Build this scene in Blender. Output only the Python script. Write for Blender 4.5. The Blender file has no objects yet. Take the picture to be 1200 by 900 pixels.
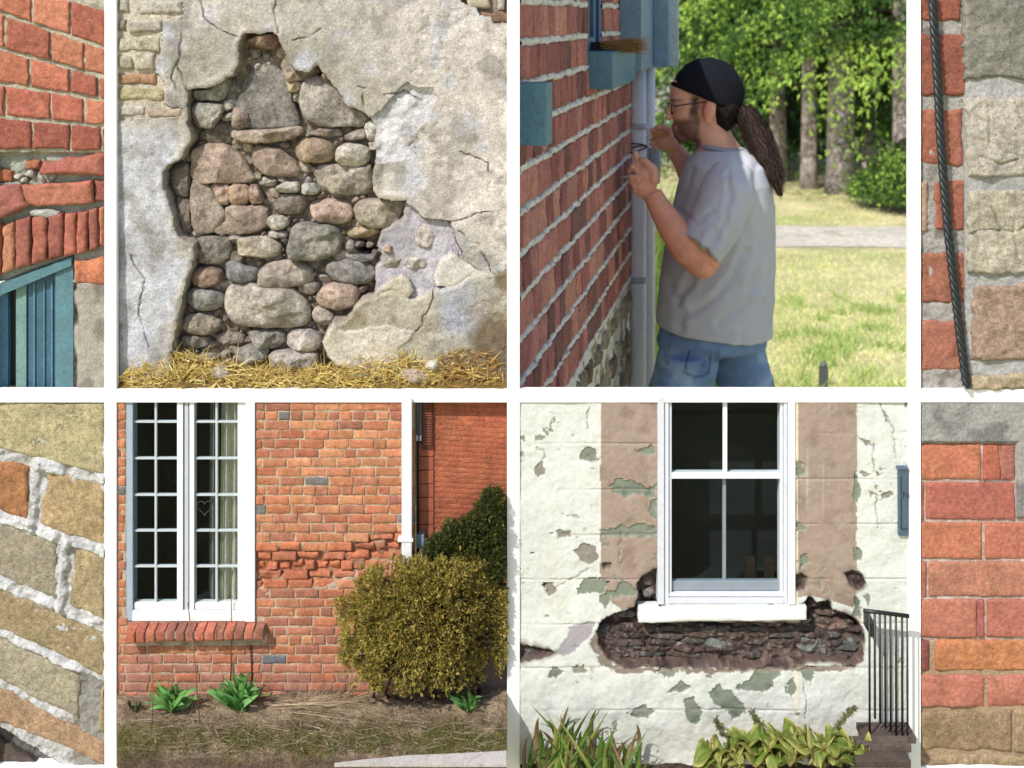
import bpy, bmesh, math, random
import numpy as np
from mathutils import Vector, Matrix, noise as mnoise

random.seed(7)
RNG = np.random.default_rng(7)
SC = bpy.context.scene
COL = SC.collection

# ------------------------------------------------------------------ camera, sky, sun, exposure
F = 1540.0          # focal length in photograph pixels (1200 wide)
D = 2.2             # camera to the face of the display stand
HC = 1.9            # eye height
HZ = 20.0           # horizon row
S = F / D           # pixels per metre on the face of the stand
cam = bpy.data.cameras.new('camera')
cam.sensor_width = 36.0
cam.lens = 36.0 * F / 1200.0
cam.shift_y = -(450.0 - HZ) / 1200.0
cam.clip_start = 0.05
cam.clip_end = 600
cam.dof.use_dof = True; cam.dof.focus_distance = 2.45; cam.dof.aperture_fstop = 7.2
camo = bpy.data.objects.new('camera', cam)
camo.location = (0, -D, HC)
camo.rotation_euler = (math.radians(90), 0, 0)
COL.objects.link(camo)
SC.camera = camo

SUN_AZ, SUN_EL = 37.0, 44.0      # sun stands this far left of straight behind the camera
to_sun = Vector((-math.sin(math.radians(SUN_AZ)) * math.cos(math.radians(SUN_EL)),
                 -math.cos(math.radians(SUN_AZ)) * math.cos(math.radians(SUN_EL)),
                 math.sin(math.radians(SUN_EL))))
world = bpy.data.worlds.new('World'); SC.world = world; world.use_nodes = True
wn = world.node_tree.nodes; wl = world.node_tree.links
sky = wn.new('ShaderNodeTexSky'); sky.sky_type = 'NISHITA'; sky.sun_disc = False
sky.sun_elevation = math.radians(SUN_EL)
sky.sun_rotation = math.atan2(to_sun.x, to_sun.y)
sky.air_density = 1.0; sky.dust_density = 1.5; sky.ozone_density = 1.0
wn['Background'].inputs['Strength'].default_value = 0.125
wl.new(sky.outputs[0], wn['Background'].inputs['Color'])
sd = bpy.data.lights.new('sun', 'SUN'); sd.energy = 3.3; sd.angle = math.radians(0.6); sd.color = (1.0, 0.955, 0.88)
so = bpy.data.objects.new('sun', sd); so.location = (-4, -6, 8)
so.rotation_euler = to_sun.to_track_quat('Z', 'Y').to_euler(); COL.objects.link(so)
SC.view_settings.view_transform = 'Standard'; SC.view_settings.look = 'None'
SC.view_settings.exposure = 0.46; SC.view_settings.gamma = 1.0; SC.view_settings.use_curve_mapping = False

# ------------------------------------------------------------------ helpers
def lin(c):
    c = np.asarray(c, float) / 255.0
    return np.where(c <= 0.04045, c / 12.92, ((c + 0.055) / 1.055) ** 2.4)

def C(r, g, b, k=0.71):
    v = lin((r, g, b)) * k
    return (float(v[0]), float(v[1]), float(v[2]))

def X(px): return (px - 600.0) / S
def Z(py): return HC - (py - HZ) / S
def W(px, py, y=0.0): return Vector((X(px), y, Z(py)))
def V(px, py, d):            # a point of the open-air scene behind the stand at distance d
    return Vector(((px - 600.0) / F * d, d - D, HC - (py - HZ) / F * d))

_lat = {}
def vnoise(x, y, seed=0):
    if seed not in _lat:
        _lat[seed] = np.random.default_rng(seed + 100).random((256, 256))
    L = _lat[seed]
    xi = np.floor(x).astype(int); yi = np.floor(y).astype(int)
    fx = x - xi; fy = y - yi
    fx = fx * fx * (3 - 2 * fx); fy = fy * fy * (3 - 2 * fy)
    a = L[xi % 256, yi % 256]; b = L[(xi + 1) % 256, yi % 256]
    c = L[xi % 256, (yi + 1) % 256]; d = L[(xi + 1) % 256, (yi + 1) % 256]
    return (a * (1 - fx) + b * fx) * (1 - fy) + (c * (1 - fx) + d * fx) * fy

def fbm(x, y, scale, octv=4, seed=0, gain=0.5):
    """noise in -1..1 with features about `scale` pixels wide"""
    t = np.zeros_like(x, dtype=float); amp = 1.0; tot = 0; s = 1.0 / scale
    for o in range(octv):
        t += amp * (vnoise(x * s + 17.3 * o, y * s + 9.1 * o, seed + o) * 2 - 1); tot += amp
        amp *= gain; s *= 2.03
    return t / tot

def sdf(x, y, poly):
    """signed distance to a polygon, negative inside"""
    d = np.full(x.shape, 1e9); ins = np.zeros(x.shape, bool)
    n = len(poly)
    for i in range(n):
        ax, ay = poly[i]; bx, by = poly[(i + 1) % n]
        ex, ey = bx - ax, by - ay
        t = np.clip(((x - ax) * ex + (y - ay) * ey) / (ex * ex + ey * ey + 1e-9), 0, 1)
        d = np.minimum(d, np.hypot(x - ax - t * ex, y - ay - t * ey))
        cond = ((ay > y) != (by > y))
        xc = ax + (y - ay) * ex / (ey if abs(ey) > 1e-9 else 1e-9)
        ins ^= cond & (x < xc)
    return np.where(ins, -d, d)

def pdist(x, y, line):
    d = np.full(x.shape, 1e9)
    for (ax, ay), (bx, by) in zip(line[:-1], line[1:]):
        ex, ey = bx - ax, by - ay
        t = np.clip(((x - ax) * ex + (y - ay) * ey) / (ex * ex + ey * ey + 1e-9), 0, 1)
        d = np.minimum(d, np.hypot(x - ax - t * ex, y - ay - t * ey))
    return d

def sstep(a, b, v):
    t = np.clip((v - a) / (b - a), 0, 1); return t * t * (3 - 2 * t)

def mixc(col, c, w):
    w = np.clip(w, 0, 1)[..., None]
    return col * (1 - w) + np.asarray(c) * w

WL = {}
def thing(name, label, cat, loc=(0, 0, 0), group=None):
    o = bpy.data.objects.new(name, None); COL.objects.link(o)
    o.empty_display_size = 0.05
    o.location = loc; WL[o.name] = Vector(loc)
    o['label'] = label; o['category'] = cat
    if group: o['group'] = group
    return o

def tag(o, label, cat, group=None):
    o['label'] = label; o['category'] = cat
    if group: o['group'] = group
    return o

def mkobj(name, me, mat, parent=None, origin=None, color=None):
    o = bpy.data.objects.new(name, me); COL.objects.link(o)
    if mat is not None and not me.materials: me.materials.append(mat)
    org = Vector(origin) if origin is not None else Vector((0, 0, 0))
    WL[o.name] = org
    if parent is not None:
        o.parent = parent; o.location = org - WL[parent.name]
    else:
        o.location = org
    if color is not None: o.color = (color[0], color[1], color[2], 1)
    return o

def mesh_np(name, verts, faces, mat, parent=None, cols=None, smooth=True, color=None, fmats=None, mats=None, sharp=None):
    """verts (N,3) in world space; faces list or (M,k) array; cols (N,3) linear"""
    verts = np.asarray(verts, float)
    org = verts.mean(0) if len(verts) else np.zeros(3)
    me = bpy.data.meshes.new(name)
    if isinstance(faces, np.ndarray):
        M, k = faces.shape
        me.vertices.add(len(verts)); me.vertices.foreach_set('co', (verts - org).astype(np.float32).ravel())
        me.loops.add(M * k); me.loops.foreach_set('vertex_index', faces.astype(np.int32).ravel())
        me.polygons.add(M)
        me.polygons.foreach_set('loop_start', np.arange(0, M * k, k, dtype=np.int32))
        me.polygons.foreach_set('loop_total', np.full(M, k, np.int32))
        me.update(calc_edges=True)
    else:
        me.from_pydata([tuple(v) for v in (verts - org)], [], [tuple(f) for f in faces])
    if cols is not None:
        a = me.color_attributes.new('Col', 'FLOAT_COLOR', 'POINT')
        c4 = np.ones((len(verts), 4), np.float32); c4[:, :3] = cols
        a.data.foreach_set('color', c4.ravel())
    if smooth: me.polygons.foreach_set('use_smooth', np.ones(len(me.polygons), bool))
    if mats:
        for m in mats: me.materials.append(m)
        if fmats is not None: me.polygons.foreach_set('material_index', np.asarray(fmats, np.int32))
    me.update()
    if sharp: me.set_sharp_from_angle(angle=math.radians(sharp))
    return mkobj(name, me, mat, parent, org, color)

def grid_faces(nx, ny):
    i = np.arange(nx * ny).reshape(ny, nx)
    return np.stack([i[:-1, :-1], i[1:, :-1], i[1:, 1:], i[:-1, 1:]], -1).reshape(-1, 4)

def hf(name, x0, y0, x1, y1, step, fn, mat, parent=None):
    """relief sheet in the plane of the stand; fn(px,py) -> depth y (m, + is away), colour, keep mask or None"""
    nx = int((x1 - x0) / step) + 1; ny = int((y1 - y0) / step) + 1
    gx, gy = np.meshgrid(np.linspace(x0, x1, nx), np.linspace(y0, y1, ny))
    dep, col, keep = fn(gx, gy)
    v = np.stack([(gx - 600) / S, dep, HC - (gy - HZ) / S], -1).reshape(-1, 3)
    f = grid_faces(nx, ny)
    if keep is not None:
        kf = keep.reshape(-1)[f].all(1); f = f[kf]
        used = np.unique(f); remap = -np.ones(len(v), int); remap[used] = np.arange(len(used))
        v = v[used]; col = col.reshape(-1, 3)[used]; f = remap[f]
    return mesh_np(name, v, f, mat, parent, col.reshape(-1, 3), sharp=38)

# ---- materials
def nd(nt, t, **kw):
    n = nt.nodes.new(t)
    for k, v in kw.items():
        if k in n.inputs: n.inputs[k].default_value = v
        else: setattr(n, k, v)
    return n

def mineral(name, src='object', base=(0.5, 0.5, 0.5), rough=0.9, var=((20, 0.25), (90, 0.2)), bump=((150, 0.35), (500, 0.25)),
            spots=None, dist=0.004, spec=0.25, hue=0.0, detail=5.0, sat=1.0):
    """procedural stone/brick/plaster/paint. var: (scale, amount); bump: (scale, strength); spots: (scale, lo, hi, colour, amount)"""
    m = bpy.data.materials.new(name); m.use_nodes = True
    nt = m.node_tree; L = nt.links; bs = nt.nodes['Principled BSDF']
    bs.inputs['Roughness'].default_value = rough
    bs.inputs['Specular IOR Level'].default_value = spec
    geo = nd(nt, 'ShaderNodeNewGeometry')
    if src == 'object': c = nd(nt, 'ShaderNodeObjectInfo').outputs['Color']
    elif src == 'attr':
        a = nd(nt, 'ShaderNodeAttribute'); a.attribute_name = 'Col'; c = a.outputs['Color']
    else:
        r = nd(nt, 'ShaderNodeRGB'); r.outputs[0].default_value = (*base, 1); c = r.outputs[0]
    for i, (sc, amt) in enumerate(var):
        n = nd(nt, 'ShaderNodeTexNoise', Scale=sc, Detail=detail, Roughness=0.62)
        L.new(geo.outputs['Position'], n.inputs['Vector'])
        mr = nd(nt, 'ShaderNodeMapRange'); mr.inputs['From Min'].default_value = 0.34; mr.inputs['From Max'].default_value = 0.66
        mr.inputs['To Min'].default_value = 1 - amt; mr.inputs['To Max'].default_value = 1 + amt
        L.new(n.outputs['Fac'], mr.inputs['Value'])
        mx = nd(nt, 'ShaderNodeVectorMath', operation='SCALE')
        L.new(c, mx.inputs[0]); L.new(mr.outputs[0], mx.inputs['Scale']); c = mx.outputs[0]
        if hue and i == 0:
            n2 = nd(nt, 'ShaderNodeTexNoise', Scale=sc * 1.7, Detail=3.0)
            L.new(geo.outputs['Position'], n2.inputs['Vector'])
            mh = nd(nt, 'ShaderNodeMapRange'); mh.inputs['From Min'].default_value = 0.3; mh.inputs['From Max'].default_value = 0.7
            mh.inputs['To Min'].default_value = 0.5 - hue; mh.inputs['To Max'].default_value = 0.5 + hue
            L.new(n2.outputs['Fac'], mh.inputs['Value'])
            hs = nd(nt, 'ShaderNodeHueSaturation'); L.new(mh.outputs[0], hs.inputs['Hue']); L.new(c, hs.inputs['Color']); hs.inputs['Saturation'].default_value = sat; c = hs.outputs[0]
    for sp in (spots or []):
        sc, lo, hi, colr, amt = sp
        n = nd(nt, 'ShaderNodeTexNoise', Scale=sc, Detail=4.0, Roughness=0.6)
        L.new(geo.outputs['Position'], n.inputs['Vector'])
        mr = nd(nt, 'ShaderNodeMapRange'); mr.inputs['From Min'].default_value = lo; mr.inputs['From Max'].default_value = hi
        mr.inputs['To Max'].default_value = amt
        L.new(n.outputs['Fac'], mr.inputs['Value'])
        mx = nd(nt, 'ShaderNodeMix', data_type='RGBA')
        L.new(mr.outputs[0], mx.inputs[0]); L.new(c, mx.inputs[6]); mx.inputs[7].default_value = (*colr, 1); c = mx.outputs[2]
    L.new(c, bs.inputs['Base Color'])
    prev = None
    for sc, st in bump:
        n = nd(nt, 'ShaderNodeTexNoise', Scale=sc, Detail=4.0, Roughness=0.6)
        L.new(geo.outputs['Position'], n.inputs['Vector'])
        b = nd(nt, 'ShaderNodeBump', Strength=min(1.0, st * 1.1), Distance=dist * 1.2)
        L.new(n.outputs['Fac'], b.inputs['Height'])
        if prev is not None: L.new(prev, b.inputs['Normal'])
        prev = b.outputs[0]
    if prev is not None: L.new(prev, bs.inputs['Normal'])
    return m

def leafmat(name, trans=0.35, rough=0.6, src='attr', base=(0.1, 0.2, 0.05), spec=0.3):
    m = bpy.data.materials.new(name); m.use_nodes = True
    nt = m.node_tree; L = nt.links; bs = nt.nodes['Principled BSDF']; out = nt.nodes['Material Output']
    bs.inputs['Roughness'].default_value = rough; bs.inputs['Specular IOR Level'].default_value = spec
    if src == 'attr':
        a = nd(nt, 'ShaderNodeAttribute'); a.attribute_name = 'Col'; c = a.outputs['Color']
    elif src == 'object': c = nd(nt, 'ShaderNodeObjectInfo').outputs['Color']
    else:
        r = nd(nt, 'ShaderNodeRGB'); r.outputs[0].default_value = (*base, 1); c = r.outputs[0]
    L.new(c, bs.inputs['Base Color'])
    t = nd(nt, 'ShaderNodeBsdfTranslucent'); L.new(c, t.inputs['Color'])
    mx = nd(nt, 'ShaderNodeMixShader'); mx.inputs[0].default_value = trans
    L.new(bs.outputs[0], mx.inputs[1]); L.new(t.outputs[0], mx.inputs[2]); L.new(mx.outputs[0], out.inputs['Surface'])
    return m

def glassmat(name, tint=(0.9, 0.95, 0.95), rough=0.02):
    m = bpy.data.materials.new(name); m.use_nodes = True
    nt = m.node_tree; L = nt.links; out = nt.nodes['Material Output']
    nt.nodes.remove(nt.nodes['Principled BSDF'])
    g = nd(nt, 'ShaderNodeBsdfGlossy'); g.inputs['Roughness'].default_value = rough
    t = nd(nt, 'ShaderNodeBsdfTransparent'); t.inputs['Color'].default_value = (*tint, 1)
    f = nd(nt, 'ShaderNodeLayerWeight', Blend=0.5)
    p5 = nd(nt, 'ShaderNodeMath', operation='POWER'); L.new(f.outputs['Facing'], p5.inputs[0]); p5.inputs[1].default_value = 5.0
    ma = nd(nt, 'ShaderNodeMath', operation='MULTIPLY_ADD'); L.new(p5.outputs[0], ma.inputs[0]); ma.inputs[1].default_value = 0.7; ma.inputs[2].default_value = 0.008
    mx = nd(nt, 'ShaderNodeMixShader'); L.new(ma.outputs[0], mx.inputs[0])
    L.new(t.outputs[0], mx.inputs[1]); L.new(g.outputs[0], mx.inputs[2]); L.new(mx.outputs[0], out.inputs['Surface'])
    return m

M_white = mineral('white_board', 'const', base=(0.86, 0.86, 0.86), rough=0.6, var=(), bump=())
M_brick = mineral('fired_brick', 'object', rough=0.92, var=((30, 0.17), (140, 0.24), (600, 0.2)), bump=((220, 0.45), (900, 0.3)), dist=0.003, hue=0.006, sat=0.90,
                  spots=((260, 0.62, 0.74, (0.09, 0.045, 0.035), 0.6), (38, 0.58, 0.75, (0.10, 0.06, 0.05), 0.45), (420, 0.66, 0.72, (0.6, 0.5, 0.42), 0.6)))
M_smallbrick = mineral('weathered_small_brick', 'object', rough=0.92, var=((60, 0.22), (320, 0.26), (1100, 0.18)), bump=((500, 0.5), (1500, 0.3)), dist=0.0015, hue=0.010, sat=0.93,
                  spots=((240, 0.66, 0.76, (0.05, 0.03, 0.025), 0.6), (130, 0.66, 0.8, (0.45, 0.36, 0.3), 0.35)))
M_stone = mineral('field_stone', 'object', rough=0.9, var=((26, 0.35), (120, 0.35), (520, 0.3)), bump=((130, 0.7), (420, 0.6), (1300, 0.3)), dist=0.004, hue=0.008, sat=0.85,
                  spots=((75, 0.55, 0.72, C(200, 192, 180), 0.6), (45, 0.62, 0.75, C(124, 92, 70), 0.4), (420, 0.6, 0.72, (0.05, 0.045, 0.04), 0.55)))
M_plaster = mineral('old_plaster', 'attr', rough=0.93, var=((9, 0.14), (45, 0.2), (260, 0.22), (900, 0.24)), bump=((90, 0.5), (420, 0.55), (1400, 0.35)), dist=0.003, hue=0.006,
                  spots=((22, 0.58, 0.72, C(104, 100, 94), 0.32), (300, 0.64, 0.74, (0.10, 0.09, 0.08), 0.65), (600, 0.66, 0.74, (0.55, 0.53, 0.5), 0.5)))
M_mortar = mineral('lime_mortar', 'attr', rough=0.96, var=((40, 0.12), (300, 0.2), (1000, 0.18)), bump=((260, 0.5), (800, 0.5)), dist=0.003,
                  spots=((500, 0.62, 0.7, (0.08, 0.075, 0.07), 0.5),))
M_paint = mineral('peeling_paint', 'attr', rough=0.7, var=((14, 0.05), (120, 0.06), (700, 0.07)), bump=((35, 0.25), (170, 0.22), (700, 0.2)), dist=0.003, spec=0.3,
                  spots=((330, 0.68, 0.75, (0.2, 0.19, 0.16), 0.6), (26, 0.6, 0.75, (0.42, 0.40, 0.34), 0.3)))
M_rubble = mineral('dark_rubble', 'attr', rough=0.98, var=((120, 0.35), (600, 0.4)), bump=((250, 0.9), (900, 0.8)), dist=0.006)
M_block = mineral('limestone', 'object', rough=0.92, var=((22, 0.18), (110, 0.26), (500, 0.28)), bump=((180, 0.6), (700, 0.6)), dist=0.003, hue=0.006,
                  spots=((70, 0.58, 0.72, C(112, 104, 92), 0.5), (330, 0.60, 0.68, (0.05, 0.045, 0.04), 0.8), (150, 0.64, 0.72, (0.10, 0.09, 0.075), 0.6)))
M_frame = mineral('white_frame_paint', 'object', rough=0.45, var=((60, 0.05), (500, 0.05)), bump=((300, 0.1),), dist=0.002, spec=0.4,
                  spots=((160, 0.68, 0.76, (0.25, 0.24, 0.21), 0.5),))
M_bluepaint = mineral('blue_paint', 'object', rough=0.5, var=((25, 0.12), (160, 0.15)), bump=((120, 0.15), (600, 0.12)), dist=0.002, spec=0.4,
                  spots=((60, 0.62, 0.75, C(96, 126, 130), 0.4),))
M_metal = mineral('dark_iron', 'object', rough=0.45, var=((200, 0.2),), bump=((600, 0.1),), spec=0.5,
                  spots=((180, 0.66, 0.75, (0.09, 0.035, 0.015), 0.6),))
M_plain = mineral('plain_matt', 'object', rough=0.8, var=((90, 0.12), (500, 0.1)), bump=((500, 0.15),), dist=0.002)
M_wood = mineral('weathered_wood', 'object', rough=0.85, var=((40, 0.25), (400, 0.25)), bump=((300, 0.4),), dist=0.003)
M_soil = mineral('garden_soil', 'attr', rough=1.0, var=((30, 0.3), (200, 0.35), (800, 0.3)), bump=((120, 0.8), (500, 0.7)), dist=0.006)
M_leaf = leafmat('leaf')
M_leafobj = leafmat('broad_leaf', 0.3, 0.5, 'object')
M_needle = leafmat('needle', 0.2, 0.65)
M_straw = leafmat('straw', 0.2, 0.7)
M_bark = mineral('bark', 'object', rough=0.95, var=((6, 0.25), (35, 0.3), (160, 0.2)), bump=((30, 0.8), (120, 0.6)), dist=0.03)
M_glass = glassmat('window_glass')
M_dark = mineral('dark_room', 'object', rough=0.95, var=((20, 0.2),), bump=())
M_cloth = mineral('jersey_cloth', 'object', rough=0.95, var=((14, 0.04), (700, 0.07)), bump=((60, 0.12), (900, 0.25)), dist=0.0015, spec=0.1)
M_denim = mineral('denim', 'attr', rough=0.95, var=((12, 0.12), (900, 0.25)), bump=((1200, 0.3),), dist=0.001, spec=0.1)
M_skin = mineral('skin', 'attr', rough=0.55, var=((40, 0.08), (300, 0.10)), bump=((500, 0.12),), dist=0.001, spec=0.35)

# ---- pieces
def qbrick(name, q, yf, depth, mat, parent, color, bev=2.0, amp=0.002, cell=3.0, seed=0, edge=1.2, tilt=(0, 0), spall=0.0, cracks=()):
    """a brick whose face is the quadrilateral q (px: tl, tr, br, bl), worn edges, uneven face"""
    q = np.asarray(q, float)
    wpx = max(np.hypot(*(q[1] - q[0])), np.hypot(*(q[2] - q[3]))); hpx = max(np.hypot(*(q[3] - q[0])), np.hypot(*(q[2] - q[1])))
    nx = max(4, int(wpx / cell)); ny = max(4, int(hpx / cell))
    def axis(n, ln):
        b = bev / ln
        a = np.concatenate([[0, b * 0.35, b], np.linspace(b, 1 - b, n)[1:-1], [1 - b, 1 - b * 0.35, 1]])
        return a
    u = axis(nx, wpx); v = axis(ny, hpx)
    U, Vv = np.meshgrid(u, v)
    P = (q[0] * (1 - U[..., None]) * (1 - Vv[..., None]) + q[1] * U[..., None] * (1 - Vv[..., None])
         + q[2] * U[..., None] * Vv[..., None] + q[3] * (1 - U[..., None]) * Vv[..., None])
    px, py = P[..., 0], P[..., 1]
    dx = np.minimum(U, 1 - U) * wpx; dy = np.minimum(Vv, 1 - Vv) * hpx
    de = np.minimum(dx, dy)
    nn = fbm(px, py, 14, 4, seed) ; n2 = fbm(px, py, 40, 3, seed + 5)
    r = bev * (1 + 0.6 * n2)
    rnd = np.clip(1 - de / np.maximum(r, 0.3), 0, 1) ** 2 * r / S * 0.9
    y = yf + rnd + amp * nn + amp * 1.2 * n2 + tilt[0] * (U - 0.5) + tilt[1] * (Vv - 0.5)
    if spall: y = y + spall * sstep(-0.05, 0.25, fbm(px, py, 22, 4, seed + 9)) * np.clip(de / 4, 0, 1)
    for ln in cracks: y = y + 0.005 * np.exp(-(pdist(px + 2.5 * nn, py + 2.5 * n2, ln) / 1.3) ** 2)
    w = np.clip(1 - de / (bev * 1.5), 0, 1)
    jx = fbm(px + 50, py, 9, 3, seed + 2) * edge; jy = fbm(px, py + 50, 9, 3, seed + 3) * edge
    px = px + jx * w; py = py + jy * w
    v3 = np.stack([(px - 600) / S, y, HC - (py - HZ) / S], -1)
    # side ring going back
    vp = np.pad(v3, ((1, 1), (1, 1), (0, 0)), mode='edge')
    vp[0, :, 1] = vp[-1, :, 1] = yf + depth; vp[:, 0, 1] = vp[:, -1, 1] = yf + depth
    n_y, n_x = vp.shape[:2]
    return mesh_np(name, vp.reshape(-1, 3), grid_faces(n_x, n_y), mat, parent, None, True, color)

def rect(x0, y0, x1, y1): return [(x0, y0), (x1, y0), (x1, y1), (x0, y1)]

def resample(poly, n, cut=0.22):
    p = np.asarray(poly, float); m = len(p)
    # one Chaikin pass, then even spacing
    q = []
    for i in range(m):
        a, b = p[i], p[(i + 1) % m]
        q += [a * (1 - cut) + b * cut, a * cut + b * (1 - cut)]
    q = np.array(q); q2 = np.vstack([q, q[:1]])
    seg = np.hypot(*(np.diff(q2, axis=0).T)); s = np.concatenate([[0], np.cumsum(seg)])
    t = np.linspace(0, s[-1], n, endpoint=False)
    return np.stack([np.interp(t, s, q2[:, 0]), np.interp(t, s, q2[:, 1])], -1)

def ell(cx, cy, rx, ry, n=14, p=2.4, ang=0, jit=0.06, seed=0):
    r = np.random.default_rng(seed)
    out = []
    for i in range(n):
        a = 2 * math.pi * i / n
        c, s = math.cos(a), math.sin(a)
        k = (abs(c) ** p + abs(s) ** p) ** (-1 / p) * (1 + r.uniform(-jit, jit))
        x, y = c * k * rx, s * k * ry
        ca, sa = math.cos(ang), math.sin(ang)
        out.append((cx + x * ca - y * sa, cy + x * sa + y * ca))
    return out

def stone(name, poly, yback, bulge, mat, parent, color, e=2.8, amp=0.0022, seed=0, n=30, lean=0.0):
    o = resample(poly, n, 0.17); c = o.mean(0)
    size = np.ptp(o, axis=0).min()
    o = o + (o - c) / (np.linalg.norm(o - c, axis=1)[:, None] + 1e-6) * (fbm(o[:, 0], o[:, 1], max(6, size * 0.3), 3, seed + 21) * size * 0.06)[:, None]
    sc = np.array([1.0, 1.0, 0.99, 0.965, 0.92, 0.86, 0.78, 0.68, 0.56, 0.42, 0.26, 0.1])
    rf = np.random.default_rng(seed + 77); fa = rf.uniform(0, 6.28, 7); fs = rf.uniform(0.3, 1.1, 7); f0 = rf.uniform(0.66, 0.95, 7)
    rows = []
    for i, s_ in enumerate(sc):
        h = 0 if i == 0 else (1 - min(s_, 0.999) ** e) ** (1 / e)
        p = c + (o - c) * s_
        nz = fbm(p[:, 0], p[:, 1], max(8, size * 0.45), 4, seed) * amp * min(1.5, size / 22) + fbm(p[:, 0], p[:, 1], 7, 2, seed + 3) * amp * 0.35
        if i == 0: y = np.full(n, yback + 0.012)
        else:
            dx_, dy_ = (p - c).T / (size * 0.5)
            hh = np.full(n, h)
            for a_, s_2, b_ in zip(fa, fs, f0): hh = np.minimum(hh, b_ - s_2 * (dx_ * math.cos(a_) + dy_ * math.sin(a_)) * 0.55 + 0.12)
            y = yback - bulge * (0.35 * h + 0.65 * np.maximum(hh, 0.5 * h)) + nz * (0.3 + h) + lean * (p[:, 1] - c[1])
        rows.append(np.stack([(p[:, 0] - 600) / S, y, HC - (p[:, 1] - HZ) / S], -1))
    v = np.vstack(rows + [np.array([[X(c[0]), rows[-1][:, 1].mean(), Z(c[1])]])])
    f = []
    m = len(sc)
    for i in range(m - 1):
        for j in range(n):
            k = (j + 1) % n
            f.append((i * n + j, i * n + k, (i + 1) * n + k, (i + 1) * n + j))
    top = m * n
    for j in range(n): f.append(((m - 1) * n + j, (m - 1) * n + (j + 1) % n, top))
    f = [tuple(reversed(t)) for t in f]
    return mesh_np(name, v, f, mat, parent, None, True, color, sharp=32)

def box(name, lo, hi, mat, parent, color, bev=0.0, M=None):
    bm = bmesh.new(); bmesh.ops.create_cube(bm, size=1)
    lo = Vector(lo); hi = Vector(hi); c = (lo + hi) / 2; d = hi - lo
    for v in bm.verts: v.co = Vector((v.co.x * d.x, v.co.y * d.y, v.co.z * d.z))
    if bev > 0: bmesh.ops.bevel(bm, geom=list(bm.edges), offset=bev, segments=2, profile=0.6, affect='EDGES')
    me = bpy.data.meshes.new(name)
    if M is not None:
        for v in bm.verts: v.co = M @ (v.co + c)
        c = sum((v.co for v in bm.verts), Vector()) / len(bm.verts)
        for v in bm.verts: v.co -= c
    bmesh.ops.recalc_face_normals(bm, faces=bm.faces)
    bm.to_mesh(me); bm.free()
    return mkobj(name, me, mat, parent, c, color)

def pbox(name, px0, py0, px1, py1, y0, y1, mat, parent, color, bev=0.0008):
    return box(name, (X(px0), y0, Z(py1)), (X(px1), y1, Z(py0)), mat, parent, color, bev)

def frame3(d):
    d = Vector(d).normalized()
    a = Vector((0, 0, 1)) if abs(d.z) < 0.9 else Vector((1, 0, 0))
    u = d.cross(a).normalized(); w = u.cross(d).normalized()
    return u, w

def tube_data(path, rad, seg=10, flat=None):
    """verts, faces of a round bar through points; rad is one value or one per point"""
    path = [Vector(p) for p in path]; n = len(path)
    if not hasattr(rad, '__len__'): rad = [rad] * n
    v, f = [], []
    u = None
    for i, p in enumerate(path):
        d = (path[min(i + 1, n - 1)] - path[max(i - 1, 0)])
        if u is None: u, w = frame3(d)
        else:
            dn = d.normalized(); u = (u - dn * u.dot(dn)).normalized(); w = u.cross(dn).normalized()
        for k in range(seg):
            a = 2 * math.pi * k / seg
            v.append(p + (u * math.cos(a) + w * math.sin(a)) * rad[i])
    for i in range(n - 1):
        for k in range(seg):
            f.append((i * seg + k, i * seg + (k + 1) % seg, (i + 1) * seg + (k + 1) % seg, (i + 1) * seg + k))
    f.append(tuple(range(seg))); f.append(tuple(reversed(range((n - 1) * seg, n * seg))))
    return v, f

def tube(name, path, rad, mat, parent, color, seg=10):
    v, f = tube_data(path, rad, seg)
    o = mesh_np(name, np.array([tuple(p) for p in v]), f, mat, parent, None, True, color)
    bm = bmesh.new(); bm.from_mesh(o.data); bmesh.ops.recalc_face_normals(bm, faces=bm.faces); bm.to_mesh(o.data); bm.free()
    return o

def strands(name, base, dirs, length, width, col, mat, parent=None, droop=0.5, segs=3, rng=RNG, kind=None):
    """thin curved blades: base (N,3), dirs (N,3) unit, length/width (N,)"""
    N = len(base)
    t = np.linspace(0, 1, segs + 1)
    side = np.cross(dirs, rng.normal(size=(N, 3))); side /= np.linalg.norm(side, axis=1)[:, None] + 1e-9
    bend = rng.normal(size=(N, 3)) * 0.35; bend[:, 2] -= droop
    vs = []
    for i, tt in enumerate(t):
        p = base + dirs * (length * tt)[:, None] + bend * (length * tt * tt * 0.5)[:, None]
        wd = width * (1 - 0.85 * tt)
        vs.append(p - side * wd[:, None] * 0.5); vs.append(p + side * wd[:, None] * 0.5)
    v = np.stack(vs, 1).reshape(-1, 3)
    k = 2 * (segs + 1)
    b = (np.arange(N) * k)[:, None]
    f = np.concatenate([b + np.array([[2 * i, 2 * i + 1, 2 * i + 3, 2 * i + 2]]) for i in range(segs)], 0)
    c = np.repeat(col, k, axis=0)
    o = mesh_np(name, v, f, mat, parent, c)
    if kind: o['kind'] = kind
    return o

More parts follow.
